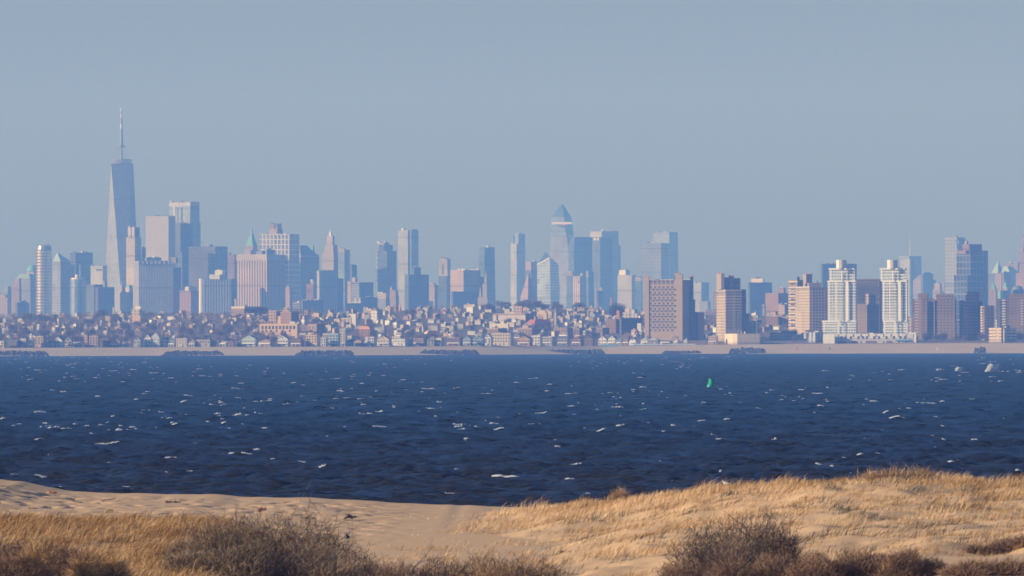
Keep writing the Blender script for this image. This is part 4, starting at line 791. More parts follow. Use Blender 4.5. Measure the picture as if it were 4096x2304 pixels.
for i, (cr, x0, x1, yt, ty, wc, rc, lab) in enumerate(FRONT):
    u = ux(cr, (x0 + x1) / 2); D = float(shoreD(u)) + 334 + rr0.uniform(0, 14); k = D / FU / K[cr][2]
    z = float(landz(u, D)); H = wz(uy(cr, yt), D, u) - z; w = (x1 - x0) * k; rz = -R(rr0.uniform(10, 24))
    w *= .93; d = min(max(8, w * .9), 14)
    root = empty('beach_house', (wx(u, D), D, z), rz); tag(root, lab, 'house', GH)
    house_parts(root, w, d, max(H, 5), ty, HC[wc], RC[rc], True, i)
    front_u.append((u, lab))

# the streets behind: smaller houses on the slope
rows = [520, 680, 860, 1080, 1330, 1600, 1900, 2200, 2480]
rownm = ['second', 'third', 'fourth', 'fifth', 'sixth', 'seventh', 'eighth', 'ninth', 'uppermost']
LM = [(150, 'the slim round golden tower'), (255, 'the grey pyramid-roofed tower'), (345, 'the blue-grey round tower'), (480, 'the tallest skyscraper'), (630, 'the speckled grey tower'), (800, 'the broad bronze slab'), (905, 'the ribbed grey tower'),
      (1045, 'the striped tan tower'), (1210, 'the mansard-roofed tower'), (1325, 'the art deco tower'), (1450, 'the tan-edged block'), (1550, 'the unfinished dark tower'), (1640, 'the rippled steel tower'), (1780, 'the cream-topped blue tower'), (1870, 'the speckled office block'),
      (1950, 'the lone blue glass tower'), (2075, 'the slender pale tower'), (2190, 'the faceted glass tower'), (2260, 'the pointed deck tower'), (2410, 'the bright-windowed dark tower'), (2500, 'the squat grey block'), (2680, 'the gridded apartment tower'), (2860, 'the turreted tan tower'), (3040, 'the plain deep blue block'), (3120, 'the purple-brick block'), (3600, 'the white balcony towers')]
def landmark(u): return min(LM, key=lambda q: abs(q[0] - u))[1]
small = []
pal = ['white'] * 5 + ['cream'] * 6 + ['tan'] * 5 + ['brick'] * 3 + ['pink'] * 1 + ['stone'] * 6 + ['grey'] * 4 + ['orange'] * 1 + ['redbrown'] * 2 + ['paleblue'] * 1 + ['brown'] * 2
rh = random.Random(23)
for ri, off in enumerate(rows):
    u = -30 + rh.uniform(0, 40)
    while u < 3560:
        left = u < 1100; step = rh.uniform(42, 150) if left else rh.uniform(34, 112)
        if u > 2620: step *= 1.5
        small.append((ri, off + rh.uniform(-60, 60), u)); u += step
rh.shuffle(small); rest = small[235:]; small = small[:235]
bl = {}
for ri, off, u in small:
    D = float(shoreD(u)) + off; z = float(landz(u, D)); ty = rh.choice('fffgshff' if u > 1000 else 'ggsshf'); wc = rh.choice(pal)
    rc = rh.choice(['slate', 'slate', 'brownroof', 'palegrey', 'palegrey', 'tanroof', 'slate']); w = rh.uniform(6, 10) if ty != 'f' else rh.uniform(6, 15); H = rh.uniform(5.5, 8.2) * (1.15 if ty == 'f' else 1)
    a = -R(rh.choice([rh.uniform(15, 40), rh.uniform(50, 75)]))
    w *= .8 if u < 1100 else 1; H *= .85 if u < 1100 else 1
    root = empty('town_house', (wx(u, D), D, z), a); house_parts(root, w, rh.uniform(6, 10), H, ty, HC[wc], RC[rc], ri < 3, int(u))
    tyn = {'f': 'flat-roofed', 'g': 'gabled', 's': 'ridge-roofed', 'h': 'hip-roofed'}[ty]
    wn = {'redbrown': 'red-brown', 'paleblue': 'pale blue', 'brick': 'brick-red', 'stone': 'stone-grey'}.get(wc, wc)
    bl.setdefault((wn, tyn, ri, landmark(u)), []).append((u, root, w * H))
# the hundreds of still smaller houses and thickets between them, too many to tell apart
mbs = {k: MB() for k in ('white', 'cream', 'tan', 'brick', 'pink', 'stone', 'grey', 'orange')}; mr_ = MB()
for i in range(640):
    u = rh.uniform(-30, 3580); off = 480 + 2150 * rh.random() ** .8
    if u > 2500 and rh.random() < .45: continue
    if u < 1000 and rh.random() < .35: continue
    D = float(shoreD(u)) + off; z = float(landz(u, D)); w, d, h = rh.uniform(4, 11), rh.uniform(5, 9), rh.uniform(3.6, 7.5); a = -R(rh.uniform(5, 75)); k = rh.choice(['white'] * 4 + ['cream'] * 4 + ['tan'] * 3 + ['brick'] * 2 + ['pink'] + ['stone'] * 4 + ['grey'] * 3 + ['orange'])
    mbs[k].box((wx(u, D), D, z + h / 2 - 1), (w, d, h + 2), a); mr_.box((wx(u, D), D, z + h + .25), (w + .6, d + .6, .5), a)
    if rh.random() < .5: mbs[rh.choice(list(mbs))].box((wx(u, D) + rh.uniform(-2, 2), D, z + h + 1.2), (w * .3, d * .3, 2.0), a)
mall = MB(); mlist = []
for i, (k, q) in enumerate(list(mbs.items()) + [('roof', mr_)]):
    off0 = len(mall.v); mall.v += q.v; mall.f += [tuple(j + off0 for j in f) for f in q.f]; mall.uv += q.uv; mall.m += [i] * len(q.f); mlist.append(plain(HC[k], .85, .12, .3) if k in HC else plain((.24, .22, .21), .9, .3, .05))
o = mall.build('distant_houses', mlist); tag(o, 'crowd of tiny houses filling the slope of the shore town', 'houses', kind='stuff')
for (wn, tyn, ri, lm), L in bl.items():
    L.sort(key=lambda q: q[0])
    for i, (u, o, s) in enumerate(L):
        pre = '' if len(L) == 1 else ('left-hand ' if i == 0 else 'right-hand ' if i == len(L) - 1 else 'middle ')
        tag(o, f'{pre}{wn} {tyn} house, {rownm[ri]} row up from the beach, below {lm}', 'house', 'houses on the slope of the shore town')

# ------------------------------------------------------------------ bare trees of the town
def crown_mesh(n, rx, rz, seed):
    r = np.random.default_rng(seed); d = r.normal(size=(n, 3)); d /= np.linalg.norm(d, axis=1)[:, None]
    lump = .72 + .5 * vnoise(d[:, 0] * 2.2 + seed * 3, d[:, 2] * 2.2 + d[:, 1] * 2.0, seed)
    rad = r.random(n) ** .45 * lump
    c = d * rad[:, None] * np.array([rx, rx, rz])
    L = r.uniform(.5, 1.5, n) * rx * .16; w = L * r.uniform(.10, .24, n)
    dirn = d * .7 + r.normal(size=(n, 3)) * .5 + np.array([0, 0, .5]); dirn /= np.linalg.norm(dirn, axis=1)[:, None]
    side = np.cross(dirn, r.normal(size=(n, 3))); side /= np.linalg.norm(side, axis=1)[:, None]
    V = np.stack([c - side * w[:, None], c + side * w[:, None], c + dirn * L[:, None] * 2], 1).reshape(-1, 3)
    return V, np.arange(3 * n).reshape(-1, 3)
tw_cols = [(.14, .105, .09), (.18, .125, .10), (.16, .13, .11)]
tw_m = [plain(c, .95, .25, .3) for c in tw_cols]; trunkm = plain((.075, .06, .05), .95)
protos = []
for i in range(5):
    root = empty('bare_tree', (0, -900, 0)); rx, rz = [(4.2, 3.9), (5.0, 3.6), (3.4, 4.4), (5.6, 4.2), (4.0, 3.2)][i]
    mb = MB(); mb.tube((0, 0, -1.5), (0, 0, rz * 1.2), .32, .16, 6)
    for k in range(5):
        a = k * 1.26 + i; mb.tube((0, 0, rz * (.6 + .1 * k)), (math.cos(a) * rx * .6, math.sin(a) * rx * .6, rz * 1.5 + k * .1 * rz), .14, .05, 5)
    mb.build('trunk', trunkm, root)
    V, F = crown_mesh(1100, rx, rz, i + 3); V[:, 2] += rz * 1.55
    np_mesh('crown', V, F, tw_m[i % 3], root); protos.append(root)
rt = random.Random(5); tl = {}; first = [True] * 5; TREES = []
for i in range(215):
    u = rt.uniform(-40, 3560) if rt.random() < .4 else rt.uniform(-40, 1150); off = rt.choice([400, 450, 520, 600, 760, 950, 1200, 1450, 1750, 2050, 2350]) + rt.uniform(-40, 40)
    TREES.append((u, off))
for i in range(34): TREES.append((rt.uniform(1990, 2330), rt.uniform(2420, 2620)))
for i in range(22): TREES.append((rt.uniform(3640, 4120), rt.uniform(385, 470)))
for u, off in TREES:
    D = float(shoreD(u)) + off; z = float(landz(u, D)); i = rt.randrange(5)
    if first[i]: o = protos[i]; first[i] = False
    else: o = copy_tree(protos[i])
    s = rt.uniform(.75, 1.3); o.location = (wx(u, D), D, z); o.rotation_euler.z = rt.uniform(0, 6.28); o.scale = (s, s, s * rt.uniform(.9, 1.1))
    if u > 3640: where = 'at the foot of the brown apartment slabs'
    elif off > 2400: where = 'on the wooded crest below the slender pale tower' if u < 2160 else 'on the wooded crest below the faceted glass tower'
    else: where = ('close behind the beach houses' if off < 700 else 'half-way up the town slope' if off < 1500 else 'near the top of the town slope') + ' below ' + landmark(u)
    tag(o, 'bare brown tree ' + where, 'tree', 'bare trees ' + where)
# dark pines near the gridded apartment tower
def pine_clump(cr, x, yt, off, label, w):
    u = ux(cr, x); D = float(shoreD(u)) + off; z = float(landz(u, D)); h = wz(uy(cr, yt), D, u) - z
    root = empty('pine_tree', (wx(u, D), D, z)); tag(root, label, 'tree', 'dark pines on the town slope')
    mb = MB(); mb.tube((0, 0, -1), (0, 0, h * .8), .4, .12, 6); mb.build('trunk', trunkm, root)
    V, F = crown_mesh(1500, w, h * .45, int(x)); V[:, 2] += h * .55; np_mesh('crown', V, F, plain((.035, .05, .045), .9, .3, .3), root)
for x, yt, lab in ((112, 930, 'leftmost of four dark pines beside the slope blocks'), (142, 920, 'tallest of four dark pines, second from the left'), (172, 924, 'third of four dark pines on the slope'), (204, 934, 'rightmost of four dark pines beside the slope blocks')):
    pine_clump(5, x, yt, 1900, lab, 6.5)

# thickets between the houses: bare crowns beyond counting
VV, FF, base = [], [], 0
for i in range(1350):
    u = rt.uniform(-60, 1250) if rt.random() < .5 else rt.uniform(-60, 3620); off = 420 + 2200 * rt.random(); D = float(shoreD(u)) + off; z = float(landz(u, D)); s_ = rt.uniform(.7, 1.25)
    V, F = crown_mesh(190, 4.6 * s_, 3.2 * s_, i + 50); V = V * 1.0; V[:, 0] += wx(u, D); V[:, 1] += D; V[:, 2] += z + 3.6 * s_
    VV.append(V); FF.append(F + base); base += len(V)
o = np_mesh('thicket', np.concatenate(VV), np.concatenate(FF), plain((.21, .155, .125), .95, .3, .05)); tag(o, 'brown haze of bare trees between the houses of the shore town', 'trees', kind='stuff')
# ------------------------------------------------------------------ the bay: a swept sheet of real waves, finer towards the viewer
SIG = .22
def wave_set(seed, n=54):
    r = np.random.default_rng(seed); lam = np.exp(r.uniform(math.log(1.6), math.log(10), n)); ang = R(-62) + r.normal(size=n) * R(38)
    amp = lam ** .65 * r.uniform(.5, 1.2, n); amp *= SIG / math.sqrt((amp ** 2).sum() / 2)
    return lam, ang, amp, r.uniform(0, 6.28, n)
WV = wave_set(4)
def waves(X, Y, dy=None):
    h = np.zeros_like(X)
    for lam, ang, amp, ph in zip(*WV):
        kx, ky = 2 * math.pi / lam * math.cos(ang), 2 * math.pi / lam * math.sin(ang)
        q = kx * X + ky * Y + ph
        w = amp * (np.cos(q) + .22 * np.cos(2 * q))
        if dy is not None: w = w * np.clip(lam / abs(math.sin(ang) + .05) / (1.25 * dy) - .4, 0, 1)
        h += w
    return h * (.78 + .55 * fbm(X / 70, Y / 110, 31, 3))
ucols = np.concatenate([np.linspace(-9000, -320, 50)[:-1], np.linspace(-320, 4416, 1150), np.linspace(4416, 13000, 50)[1:]])
vrows = np.concatenate([[2600, 2400, 2260], np.linspace(2185, 1560, 880), np.linspace(1560, 1440, 260)[1:], np.linspace(1440, 1414, 80)[1:], [1412]])
Yr = CAMH * FU / (vrows - HORU); dY = np.abs(np.gradient(Yr))
SX = (ucols[None, :] - 2048) / FU * Yr[:, None]; SY = np.repeat(Yr[:, None], len(ucols), 1); DYg = np.repeat(dY[:, None], len(ucols), 1)
SZ = waves(SX, SY, DYg)
SZ *= sstep(470, 720, SY)
nr, nc = SX.shape; idx = np.arange(nr * nc).reshape(nr, nc)
F = np.stack([idx[:-1, :-1], idx[:-1, 1:], idx[1:, 1:], idx[1:, :-1]], -1).reshape(-1, 4)
V = np.stack([SX, SY, SZ], -1).reshape(-1, 3)
m_sea, nt, b = new_mat('sea_water')
tc = N(nt, 'ShaderNodeTexCoord'); mp = N(nt, 'ShaderNodeMapping'); nt.links.new(tc.outputs['Object'], mp.inputs[0]); mp.inputs['Scale'].default_value = (.006, .0022, .006)
no = N(nt, 'ShaderNodeTexNoise'); no.inputs['Scale'].default_value = 1; no.inputs['Detail'].default_value = 3; nt.links.new(mp.outputs[0], no.inputs['Vector'])
# silty shallows near the beach, bluer further out (a property of the water itself)
sx = N(nt, 'ShaderNodeSeparateXYZ'); nt.links.new(tc.outputs['Object'], sx.inputs[0])
mr = N(nt, 'ShaderNodeMapRange'); nt.links.new(math_(nt, 'ADD', sx.outputs[1], math_(nt, 'MULTIPLY', no.outputs['Fac'], 500.0)), mr.inputs[0]); mr.inputs[1].default_value = 1300; mr.inputs[2].default_value = 2300
deep = mixc(nt, mr.outputs[0], SEA_NEAR, SEA_FAR)
n2 = N(nt, 'ShaderNodeTexNoise'); n2.inputs['Scale'].default_value = .8; n2.inputs['Detail'].default_value = 5; nt.links.new(tc.outputs['Object'], n2.inputs['Vector'])
bp = N(nt, 'ShaderNodeBump'); bp.inputs['Strength'].default_value = .6; bp.inputs['Distance'].default_value = .4; nt.links.new(n2.outputs['Fac'], bp.inputs['Height'])
# wind-roughened water: body colour below, sky sheen above, the sheen held down as steep wavelets hide one another at grazing view
df = N(nt, 'ShaderNodeBsdfDiffuse'); nt.links.new(deep, df.inputs['Color']); nt.links.new(bp.outputs[0], df.inputs['Normal'])
gl = N(nt, 'ShaderNodeBsdfGlossy'); gl.inputs['Color'].default_value = (*SEA_SHEEN, 1); gl.inputs['Roughness'].default_value = .22; nt.links.new(bp.outputs[0], gl.inputs['Normal'])
fr = N(nt, 'ShaderNodeFresnel'); fr.inputs['IOR'].default_value = 1.33; nt.links.new(bp.outputs[0], fr.inputs['Normal'])
mx = N(nt, 'ShaderNodeMixShader'); ms = N(nt, 'ShaderNodeMapping'); nt.links.new(tc.outputs['Object'], ms.inputs[0]); ms.inputs['Scale'].default_value = (.16, .016, .1)
ns = N(nt, 'ShaderNodeTexNoise'); ns.inputs['Scale'].default_value = 1; ns.inputs['Detail'].default_value = 6; ns.inputs['Roughness'].default_value = .65; nt.links.new(ms.outputs[0], ns.inputs['Vector'])   # gust streaks: rougher and smoother water
gs = N(nt, 'ShaderNodeMapRange'); nt.links.new(ns.outputs['Fac'], gs.inputs[0]); gs.inputs[1].default_value = .33; gs.inputs[2].default_value = .67; gs.inputs[3].default_value = SEA_SPEC * .25; gs.inputs[4].default_value = SEA_SPEC * 1.55
nt.links.new(math_(nt, 'MULTIPLY', fr.outputs[0], gs.outputs[0]), mx.inputs[0]); nt.links.new(df.outputs[0], mx.inputs[1]); nt.links.new(gl.outputs[0], mx.inputs[2])
nt.nodes.remove(b); nt.links.new(mx.outputs[0], nt.nodes['Material Output'].inputs['Surface'])
sea = np_mesh('sea', V, F, m_sea, smooth=True); tag(sea, 'choppy dark blue bay water between the two beaches', kind='structure')

# breaking crests: low jagged ridges of foam riding on the water
rf = np.random.default_rng(41)
def foam_ridges(name, lst, label, mat):
    VV, FF = [], []; base = 0
    for (x, y, w, h, tilt, sd) in lst:
        n = 12; t = np.linspace(-1, 1, n); env = np.clip(1 - t ** 2, 0, 1) ** .6; r = np.random.default_rng(sd)
        px = x + t * w / 2; py = y + tilt * t * w / 2 + .25 * (r.random(n) - .5)
        z0 = waves(px, py) * (1.0 if y < 2500 else .6)
        hh = h * env * (.15 + 1.15 * r.random(n) ** 1.5); dp = .25 + .6 * h
        rows_ = [np.stack([px, py - dp - .5 * env, z0 - .12], 1), np.stack([px, py - dp * .5, z0 + hh * .75], 1), np.stack([px + .1 * h, py, z0 + hh + .02], 1), np.stack([px, py + dp * 1.4, z0 + hh * .3], 1), np.stack([px, py + dp * 2, z0 - .15], 1)]
        VV.append(np.concatenate(rows_)); 
        for k in range(4):
            for i in range(n - 1): FF.append((base + k * n + i, base + k * n + i + 1, base + (k + 1) * n + i + 1, base + (k + 1) * n + i))
        base += 5 * n
    o = np_mesh(name, np.concatenate(VV), np.array(FF), mat, smooth=False); tag(o, label, 'foam', kind='stuff'); return o
def at_v(u, v):
    Y = CAMH * FU / (v - HOR(u)); return wx(u, Y), Y
L1 = []
for i in range(1500):       # far flecks
    v = 1424 + 300 * rf.random() ** 1.5; u = rf.uniform(-150, 4250)
    if fbm(u / 400, v / 60, 9, 2) < .42 + .1 * rf.random(): continue
    x, y = at_v(u, v); s = np.exp(rf.normal(-.1, .5)); L1.append((x, y, min(5.0, (.55 + y / 3600) * s), min(.26, .07 + .04 * s) * (1 + .10 * y / 3000), rf.normal() * .35, i))
for i in range(260):       # nearer caps
    v = rf.uniform(1640, 1990); u = rf.uniform(-150, 4250); x, y = at_v(u, v); s = np.exp(rf.normal(-.2, .6)); L1.append((x, y, 1.5 * s, .06 * s ** .5, rf.normal() * .3, 2000 + i))
# the caps one can point at in the photograph (u, v, width in photo pixels, height)
for i, (u, v, w, h) in enumerate([(290, 1752, 70, 14), (490, 1722, 130, 9), (215, 1716, 60, 8), (262, 1719, 44, 9), (155, 1713, 40, 6), (48, 1713, 50, 6), (100, 1637, 0, 0), (905, 1820, 110, 12), (690, 1838, 90, 9), (1500, 1648, 120, 9), (1450, 1655, 80, 8), (948, 1716, 100, 7), (590, 1567, 22, 8), (575, 1578, 20, 6), (210, 1563, 24, 6), (250, 1567, 30, 5), (760, 1892, 90, 6), (2290, 1770, 60, 9), (2205, 1921, 56, 7), (2590, 1696, 40, 8), (2715, 1716, 60, 10), (2335, 1864, 40, 6), (3100, 1762, 44, 9), (3300, 1484, 46, 6), (3600, 1480, 44, 6), (3760, 1479, 40, 8), (3830, 1476, 30, 9), (4015, 1486, 50, 5), (4085, 1485, 40, 6), (3050, 1730, 36, 6), (2300, 1873, 50, 6), (1935, 1575, 60, 6), (1835, 1703, 50, 6), (1760, 1612, 30, 5), (1390, 1714, 34, 6), (3590, 1833, 40, 6), (2140, 1703, 60, 7)]):
    if w == 0: continue
    x, y = at_v(u, v); L1.append((x, y, w * y / FU, h * .7 * y / FU, .05, 5000 + i))
fm = plain((.46, .47, .49), .9, .06, 1.5)
foam_ridges('whitecaps', L1, 'white flecks of breaking wave crests all over the bay', fm)
def burst(u, v, wpx, hpx, label, seed, n):
    x, y = at_v(u, v); k = y / FU; r = np.random.default_rng(seed); w, h = wpx * k, hpx * k
    t = r.random(n) ** .8; zz = h * t * (1 - .25 * r.random(n)); lean = .30 * w * t ** 1.3
    spread = w * (.34 * (1 - t) + .12 + .5 * (t > .6) * r.random(n) * .6)
    c = np.stack([lean + (r.random(n) - .55) * spread * 1.1 + .8 * w * (r.random(n) < .22) * r.random(n) ** 2, (r.random(n) - .5) * w * .5, zz], 1)
    s = r.uniform(.03, .10, n) * (.6 + .5 * (1 - t)); d = r.normal(size=(n, 2, 3)); d /= np.linalg.norm(d, axis=2)[:, :, None]
    V = np.stack([c, c + d[:, 0] * s[:, None] * 2, c + d[:, 1] * s[:, None] * 2], 1).reshape(-1, 3)
    o = np_mesh('sea_spray', V, np.arange(3 * n).reshape(-1, 3), plain((.92, .92, .92), .9, .03, 1)); o.location = (x, y, .0); tag(o, label, 'spray', 'bursts of spray')
burst(3950, 1487, 46, 34, 'tall white burst of spray leaning right, far out at the right edge', 3, 7500)
burst(3825, 1484, 26, 18, 'small burst of spray left of the tall one', 4, 2200)

# ------------------------------------------------------------------ green can buoy
def buoy():
    D = CAMH * FU / (1549 - HOR(2838)); k = D / FU; g = plain((.015, .36, .23), .5, .12, 1.2)
    root = empty('can_buoy', (wx(2838.5, D), D, float(waves(np.array([wx(2838.5, D)]), np.array([D]))[0]) * .4 - .15)); root.rotation_euler = (0, R(9), 0)
    tag(root, 'green can buoy tilting on the water', 'buoy')
    w = 25 * k / 2
    m = MB(); m.lathe([(w * .5, -.9), (w * .96, -.6), (w, -.1), (w, .75), (w * .9, .95)], 20); m.build('hull', g, root)
    m = MB(); m.lathe([(w * .80, .93), (w * .84, 1.2), (w * .86, 2.5), (w * .9, 2.72)], 8, mi=0, topmi=1)
    for i in range(4):
        a = i * math.pi / 2 + .4; m.box((math.cos(a) * w * .86, math.sin(a) * w * .86, 1.7), (.3, .07, 1.7), a)
    m.build('can_top', [g, plain((.50, .58, .42), .7)], root)
    m = MB(); m.lathe([(w * .93, 2.62), (w * .95, 2.68), (w * .95, 2.76), (w * .88, 2.79)], 16); m.build('rim', plain((.02, .20, .13), .5), root)
    for s in (-1, 1):
        m = MB()
        for i in range(8): a, a2 = math.pi * i / 8, math.pi * (i + 1) / 8; m.tube((s * w * .45 + .2 * math.cos(a), 0, 2.73 + .16 * math.sin(a)), (s * w * .45 + .2 * math.cos(a2), 0, 2.73 + .16 * math.sin(a2)), .035, .035, 5)
        m.build('lifting_eye', g, root)
buoy()
# ------------------------------------------------------------------ near shore: beach, berm and dunes
P = .62891
def XP(p, Y): return (p / P - 2048) / FU * Y
_bp = np.array([[-700, 1190], [-200, 1198], [0, 1207], [60, 1212], [120, 1226], [180, 1236], [260, 1240], [400, 1243], [560, 1246], [700, 1252], [1000, 1266], [1288, 1276], [1500, 1284], [1800, 1290], [3300, 1300]])
BX = XP(_bp[:, 0], 800); BZ = wz(_bp[:, 1] / P, 800, _bp[:, 0] / P)
_dp = np.array([[1150, 1290, 790], [1290, 1279, 760], [1400, 1273, 725], [1500, 1268, 700], [1560, 1257, 690], [1650, 1251, 670], [1720, 1240, 655], [1800, 1232, 645], [1900, 1226, 635], [2000, 1218, 628], [2100, 1216, 622], [2180, 1210, 620], [2240, 1207, 618], [2320, 1207, 616], [2400, 1210, 612], [2500, 1214, 610], [2576, 1217, 608], [2800, 1228, 605], [3300, 1262, 600]])
DX = XP(_dp[:, 0], _dp[:, 2]); DZ = wz(_dp[:, 1] / P, _dp[:, 2], _dp[:, 0] / P); DYc = _dp[:, 2]
def gz(X, Y, fine=True):
    X = np.asarray(X, dtype=np.float64); Y = np.asarray(Y, dtype=np.float64)
    base = np.interp(Y, [-100, 0, 60, 140, 220, 330, 470, 600], [11.6, 11.9, 10.6, 8.0, 5.6, 3.6, 2.75, 2.7])
    zb = np.interp(X, BX, BZ) + .22 * (vnoise(X / 2.6, Y * 0, 3) - .4) * sstep(-8, -12, X) * sstep(-26, -20, X) + .05 * (vnoise(X / .8, Y * 0, 8) - .5)
    z = np.where(Y < 800, base + (zb - base) * sstep(560, 800, Y), zb + (-2.5 - zb) * sstep(800, 862, Y))
    # dune on the right
    yc = np.interp(X, DX, DYc); zc = np.interp(X, DX, DZ); zf = np.interp(X, [-4, 2, 8, 18, 60], [2.4, 2.75, 3.5, 4.5, 4.9])
    t = np.clip((Y - 455) / (yc - 455), 0, 1)
    d = zf + (zc - zf) * (t ** .85) - .45 * np.sin(np.pi * np.clip(t, 0, 1)) * sstep(2, 12, X) * sstep(.2, .45, 1 - np.abs(t - .35))
    d = np.where(Y > yc, zc + (-2.5 - zc) * sstep(yc, yc + 48, Y), d)
    d = np.where(Y < 400, base + (d - base) * sstep(300, 400, Y), d)
    wd = sstep(-6, 4, X)
    hum = (fbm(X / 7.5, Y / 15, 21, 4) - .5) * 1.7 + (fbm(X / 2.2, Y / 4, 22, 3) - .5) * .5
    d = d + hum * wd * sstep(0, .10, t) * (1 - .92 * sstep(.84, .98, t)) * np.where(Y > yc, .2, 1)
    z = np.maximum(z, np.where(Y > yc, d * wd - 5 * (1 - wd), z + (d - z) * sstep(-13, 6, X)))
    # grassy mound on the left
    mm = sstep(-8.6, -15.0, X + .5 * np.sin(Y / 9)) * np.clip((Y - 300) / 90, 0, 1) * (1 - sstep(520, 556, Y))
    ztop = 4.25 + (5.25 - 4.25) * sstep(440, 522, Y) + (fbm(X / 5, Y / 12, 41, 3) - .5) * .55
    z = z + np.maximum(ztop - z, 0) * mm
    if fine:
        fp = sstep(-4, -12, X) * sstep(560, 600, Y) * (1 - sstep(770, 800, Y))
        z = z - .16 * fp * sstep(.54, .78, vnoise(X / .75, Y / 2.6, 51)) + .08 * fp * (fbm(X / 1.6, Y / 5, 52, 2) - .5)
        z = z + .05 * (fbm(X / 1.2, Y / 3, 53, 3) - .5)
    return z
xs = np.concatenate([np.linspace(-520, -48, 26)[:-1], np.linspace(-48, 48, 400), np.linspace(48, 520, 26)[1:]])
ys = np.concatenate([np.linspace(-100, 400, 42)[:-1], np.linspace(400, 830, 860), np.linspace(830, 900, 12)[1:]])
GX, GY = np.meshgrid(xs, ys); GZ = gz(GX, GY)
nr, nc = GX.shape; idx = np.arange(nr * nc).reshape(nr, nc)
F = np.stack([idx[:-1, :-1], idx[:-1, 1:], idx[1:, 1:], idx[1:, :-1]], -1).reshape(-1, 4)
m_sand, nt, b = new_mat('sand')
tc = N(nt, 'ShaderNodeTexCoord'); no = N(nt, 'ShaderNodeTexNoise'); no.inputs['Scale'].default_value = .35; no.inputs['Detail'].default_value = 8; nt.links.new(tc.outputs['Object'], no.inputs['Vector'])
n3 = N(nt, 'ShaderNodeTexNoise'); n3.inputs['Scale'].default_value = 14; n3.inputs['Detail'].default_value = 3; nt.links.new(tc.outputs['Object'], n3.inputs['Vector'])
c1 = mixc(nt, no.outputs['Fac'], SAND_A, SAND_B)
nt.links.new(mixc(nt, math_(nt, 'MULTIPLY', n3.outputs['Fac'], .25), c1, (.30, .21, .14)), b.inputs['Base Color']); b.inputs['Roughness'].default_value = .95
bp = N(nt, 'ShaderNodeBump'); bp.inputs['Strength'].default_value = .5; bp.inputs['Distance'].default_value = .06; nt.links.new(n3.outputs['Fac'], bp.inputs['Height']); nt.links.new(bp.outputs[0], b.inputs['Normal'])
o = np_mesh('ground', np.stack([GX, GY, GZ], -1).reshape(-1, 3), F, m_sand, smooth=True); tag(o, 'pale sandy beach and dune ground in front of the bay', kind='structure')
def ground_at(u, v):
    Y = np.linspace(405, 835, 2600); X = (u - 2048) / FU * Y; ray = CAMH - Y * (v - HOR(u)) / FU; hit = np.nonzero(gz(X, Y) >= ray)[0]
    i = hit[0] if len(hit) else len(Y) - 1
    return float(X[i]), float(Y[i]), float(gz(X[i:i + 1], Y[i:i + 1])[0])

# ------------------------------------------------------------------ marram grass, blown to the right
m_gr, nt, b = new_mat('dry_grass'); at = N(nt, 'ShaderNodeAttribute'); at.attribute_name = 'tint'
rp = N(nt, 'ShaderNodeValToRGB'); nt.links.new(at.outputs['Fac'], rp.inputs[0]); el = rp.color_ramp.elements
el[0].position = 0; el[0].color = (*GR[0], 1); el[1].position = 1; el[1].color = (*GR[3], 1)
for p_, c_ in ((.33, GR[1]), (.66, GR[2])): e_ = el.new(p_); e_.color = (*c_, 1)
nt.links.new(rp.outputs[0], b.inputs['Base Color']); b.inputs['Roughness'].default_value = .75; b.inputs['Specular IOR Level'].default_value = .2
rg = np.random.default_rng(77)
def blades(cx, cy, length, lean_x, lean_y, tint, width):
    n = len(cx); z = gz(cx, cy, False) - .03
    l = length; dx, dy = lean_x * l, lean_y * l; up = np.sqrt(np.maximum(l ** 2 - dx ** 2 - dy ** 2, (.16 * l) ** 2))
    b0 = np.stack([cx, cy, z], 1); b1 = b0 + np.stack([dx * .33, dy * .33, up * .62], 1); b2 = b0 + np.stack([dx, dy, up * .88], 1)
    phi = rg.uniform(0, math.pi, n); s = np.stack([np.cos(phi), np.sin(phi) * .6, np.zeros(n)], 1) * (width / 2)[:, None]
    Vb = np.stack([b0 - s, b0 + s, b1 + s * .85, b1 - s * .85, b2], 1)
    i0 = np.arange(n)[:, None] * 5
    Fb = np.concatenate([i0 + np.array([0, 1, 2]), i0 + np.array([0, 2, 3]), i0 + np.array([3, 2, 4])], 1).reshape(-1, 3)
    return Vb.reshape(-1, 3), Fb, np.repeat(tint, 5)
def grass_field(name, label, n_tuft, xr, yr, dens, per, lf, tint0, wl=(.018, .034), spread=.28):
    tx = rg.uniform(*xr, n_tuft); ty = rg.uniform(*yr, n_tuft); keep = rg.random(n_tuft) < dens(tx, ty); tx, ty = tx[keep], ty[keep]; nt_ = len(tx)
    s = lf(tx, ty) * np.exp(rg.normal(0, .22, nt_)); tt = tint0(tx, ty) + rg.normal(0, .08, nt_); lx = .88 + rg.normal(0, .10, nt_) - .35 * sstep(.86, .97, t_of(tx, ty)) * (xr[1] > 35) + .16 * (vnoise(tx / 4, ty / 8, 91) - .3) + rg.normal(0, .08, nt_)
    rep = lambda a: np.repeat(a, per); n = nt_ * per
    r_ = rg.normal(size=(n, 2)) * spread
    cx = rep(tx) + r_[:, 0]; cy = rep(ty) + r_[:, 1] * 1.4
    V_, F_, T_ = blades(cx, cy, rep(s) * rg.uniform(.55, 1.15, n), rep(lx) + rg.normal(0, .24, n), rg.normal(-.12, .30, n), np.clip(rep(tt) + rg.normal(0, .10, n), 0, 1), rg.uniform(*wl, n))
    o = np_mesh(name, V_, F_, m_gr, attrs={'tint': ('FLOAT', T_)}); tag(o, label, 'grass', kind='stuff'); print(name, n); return o
def t_of(x, y): yc = np.interp(x, DX, DYc); return np.clip((y - 455) / (yc - 455), 0, 1.2)
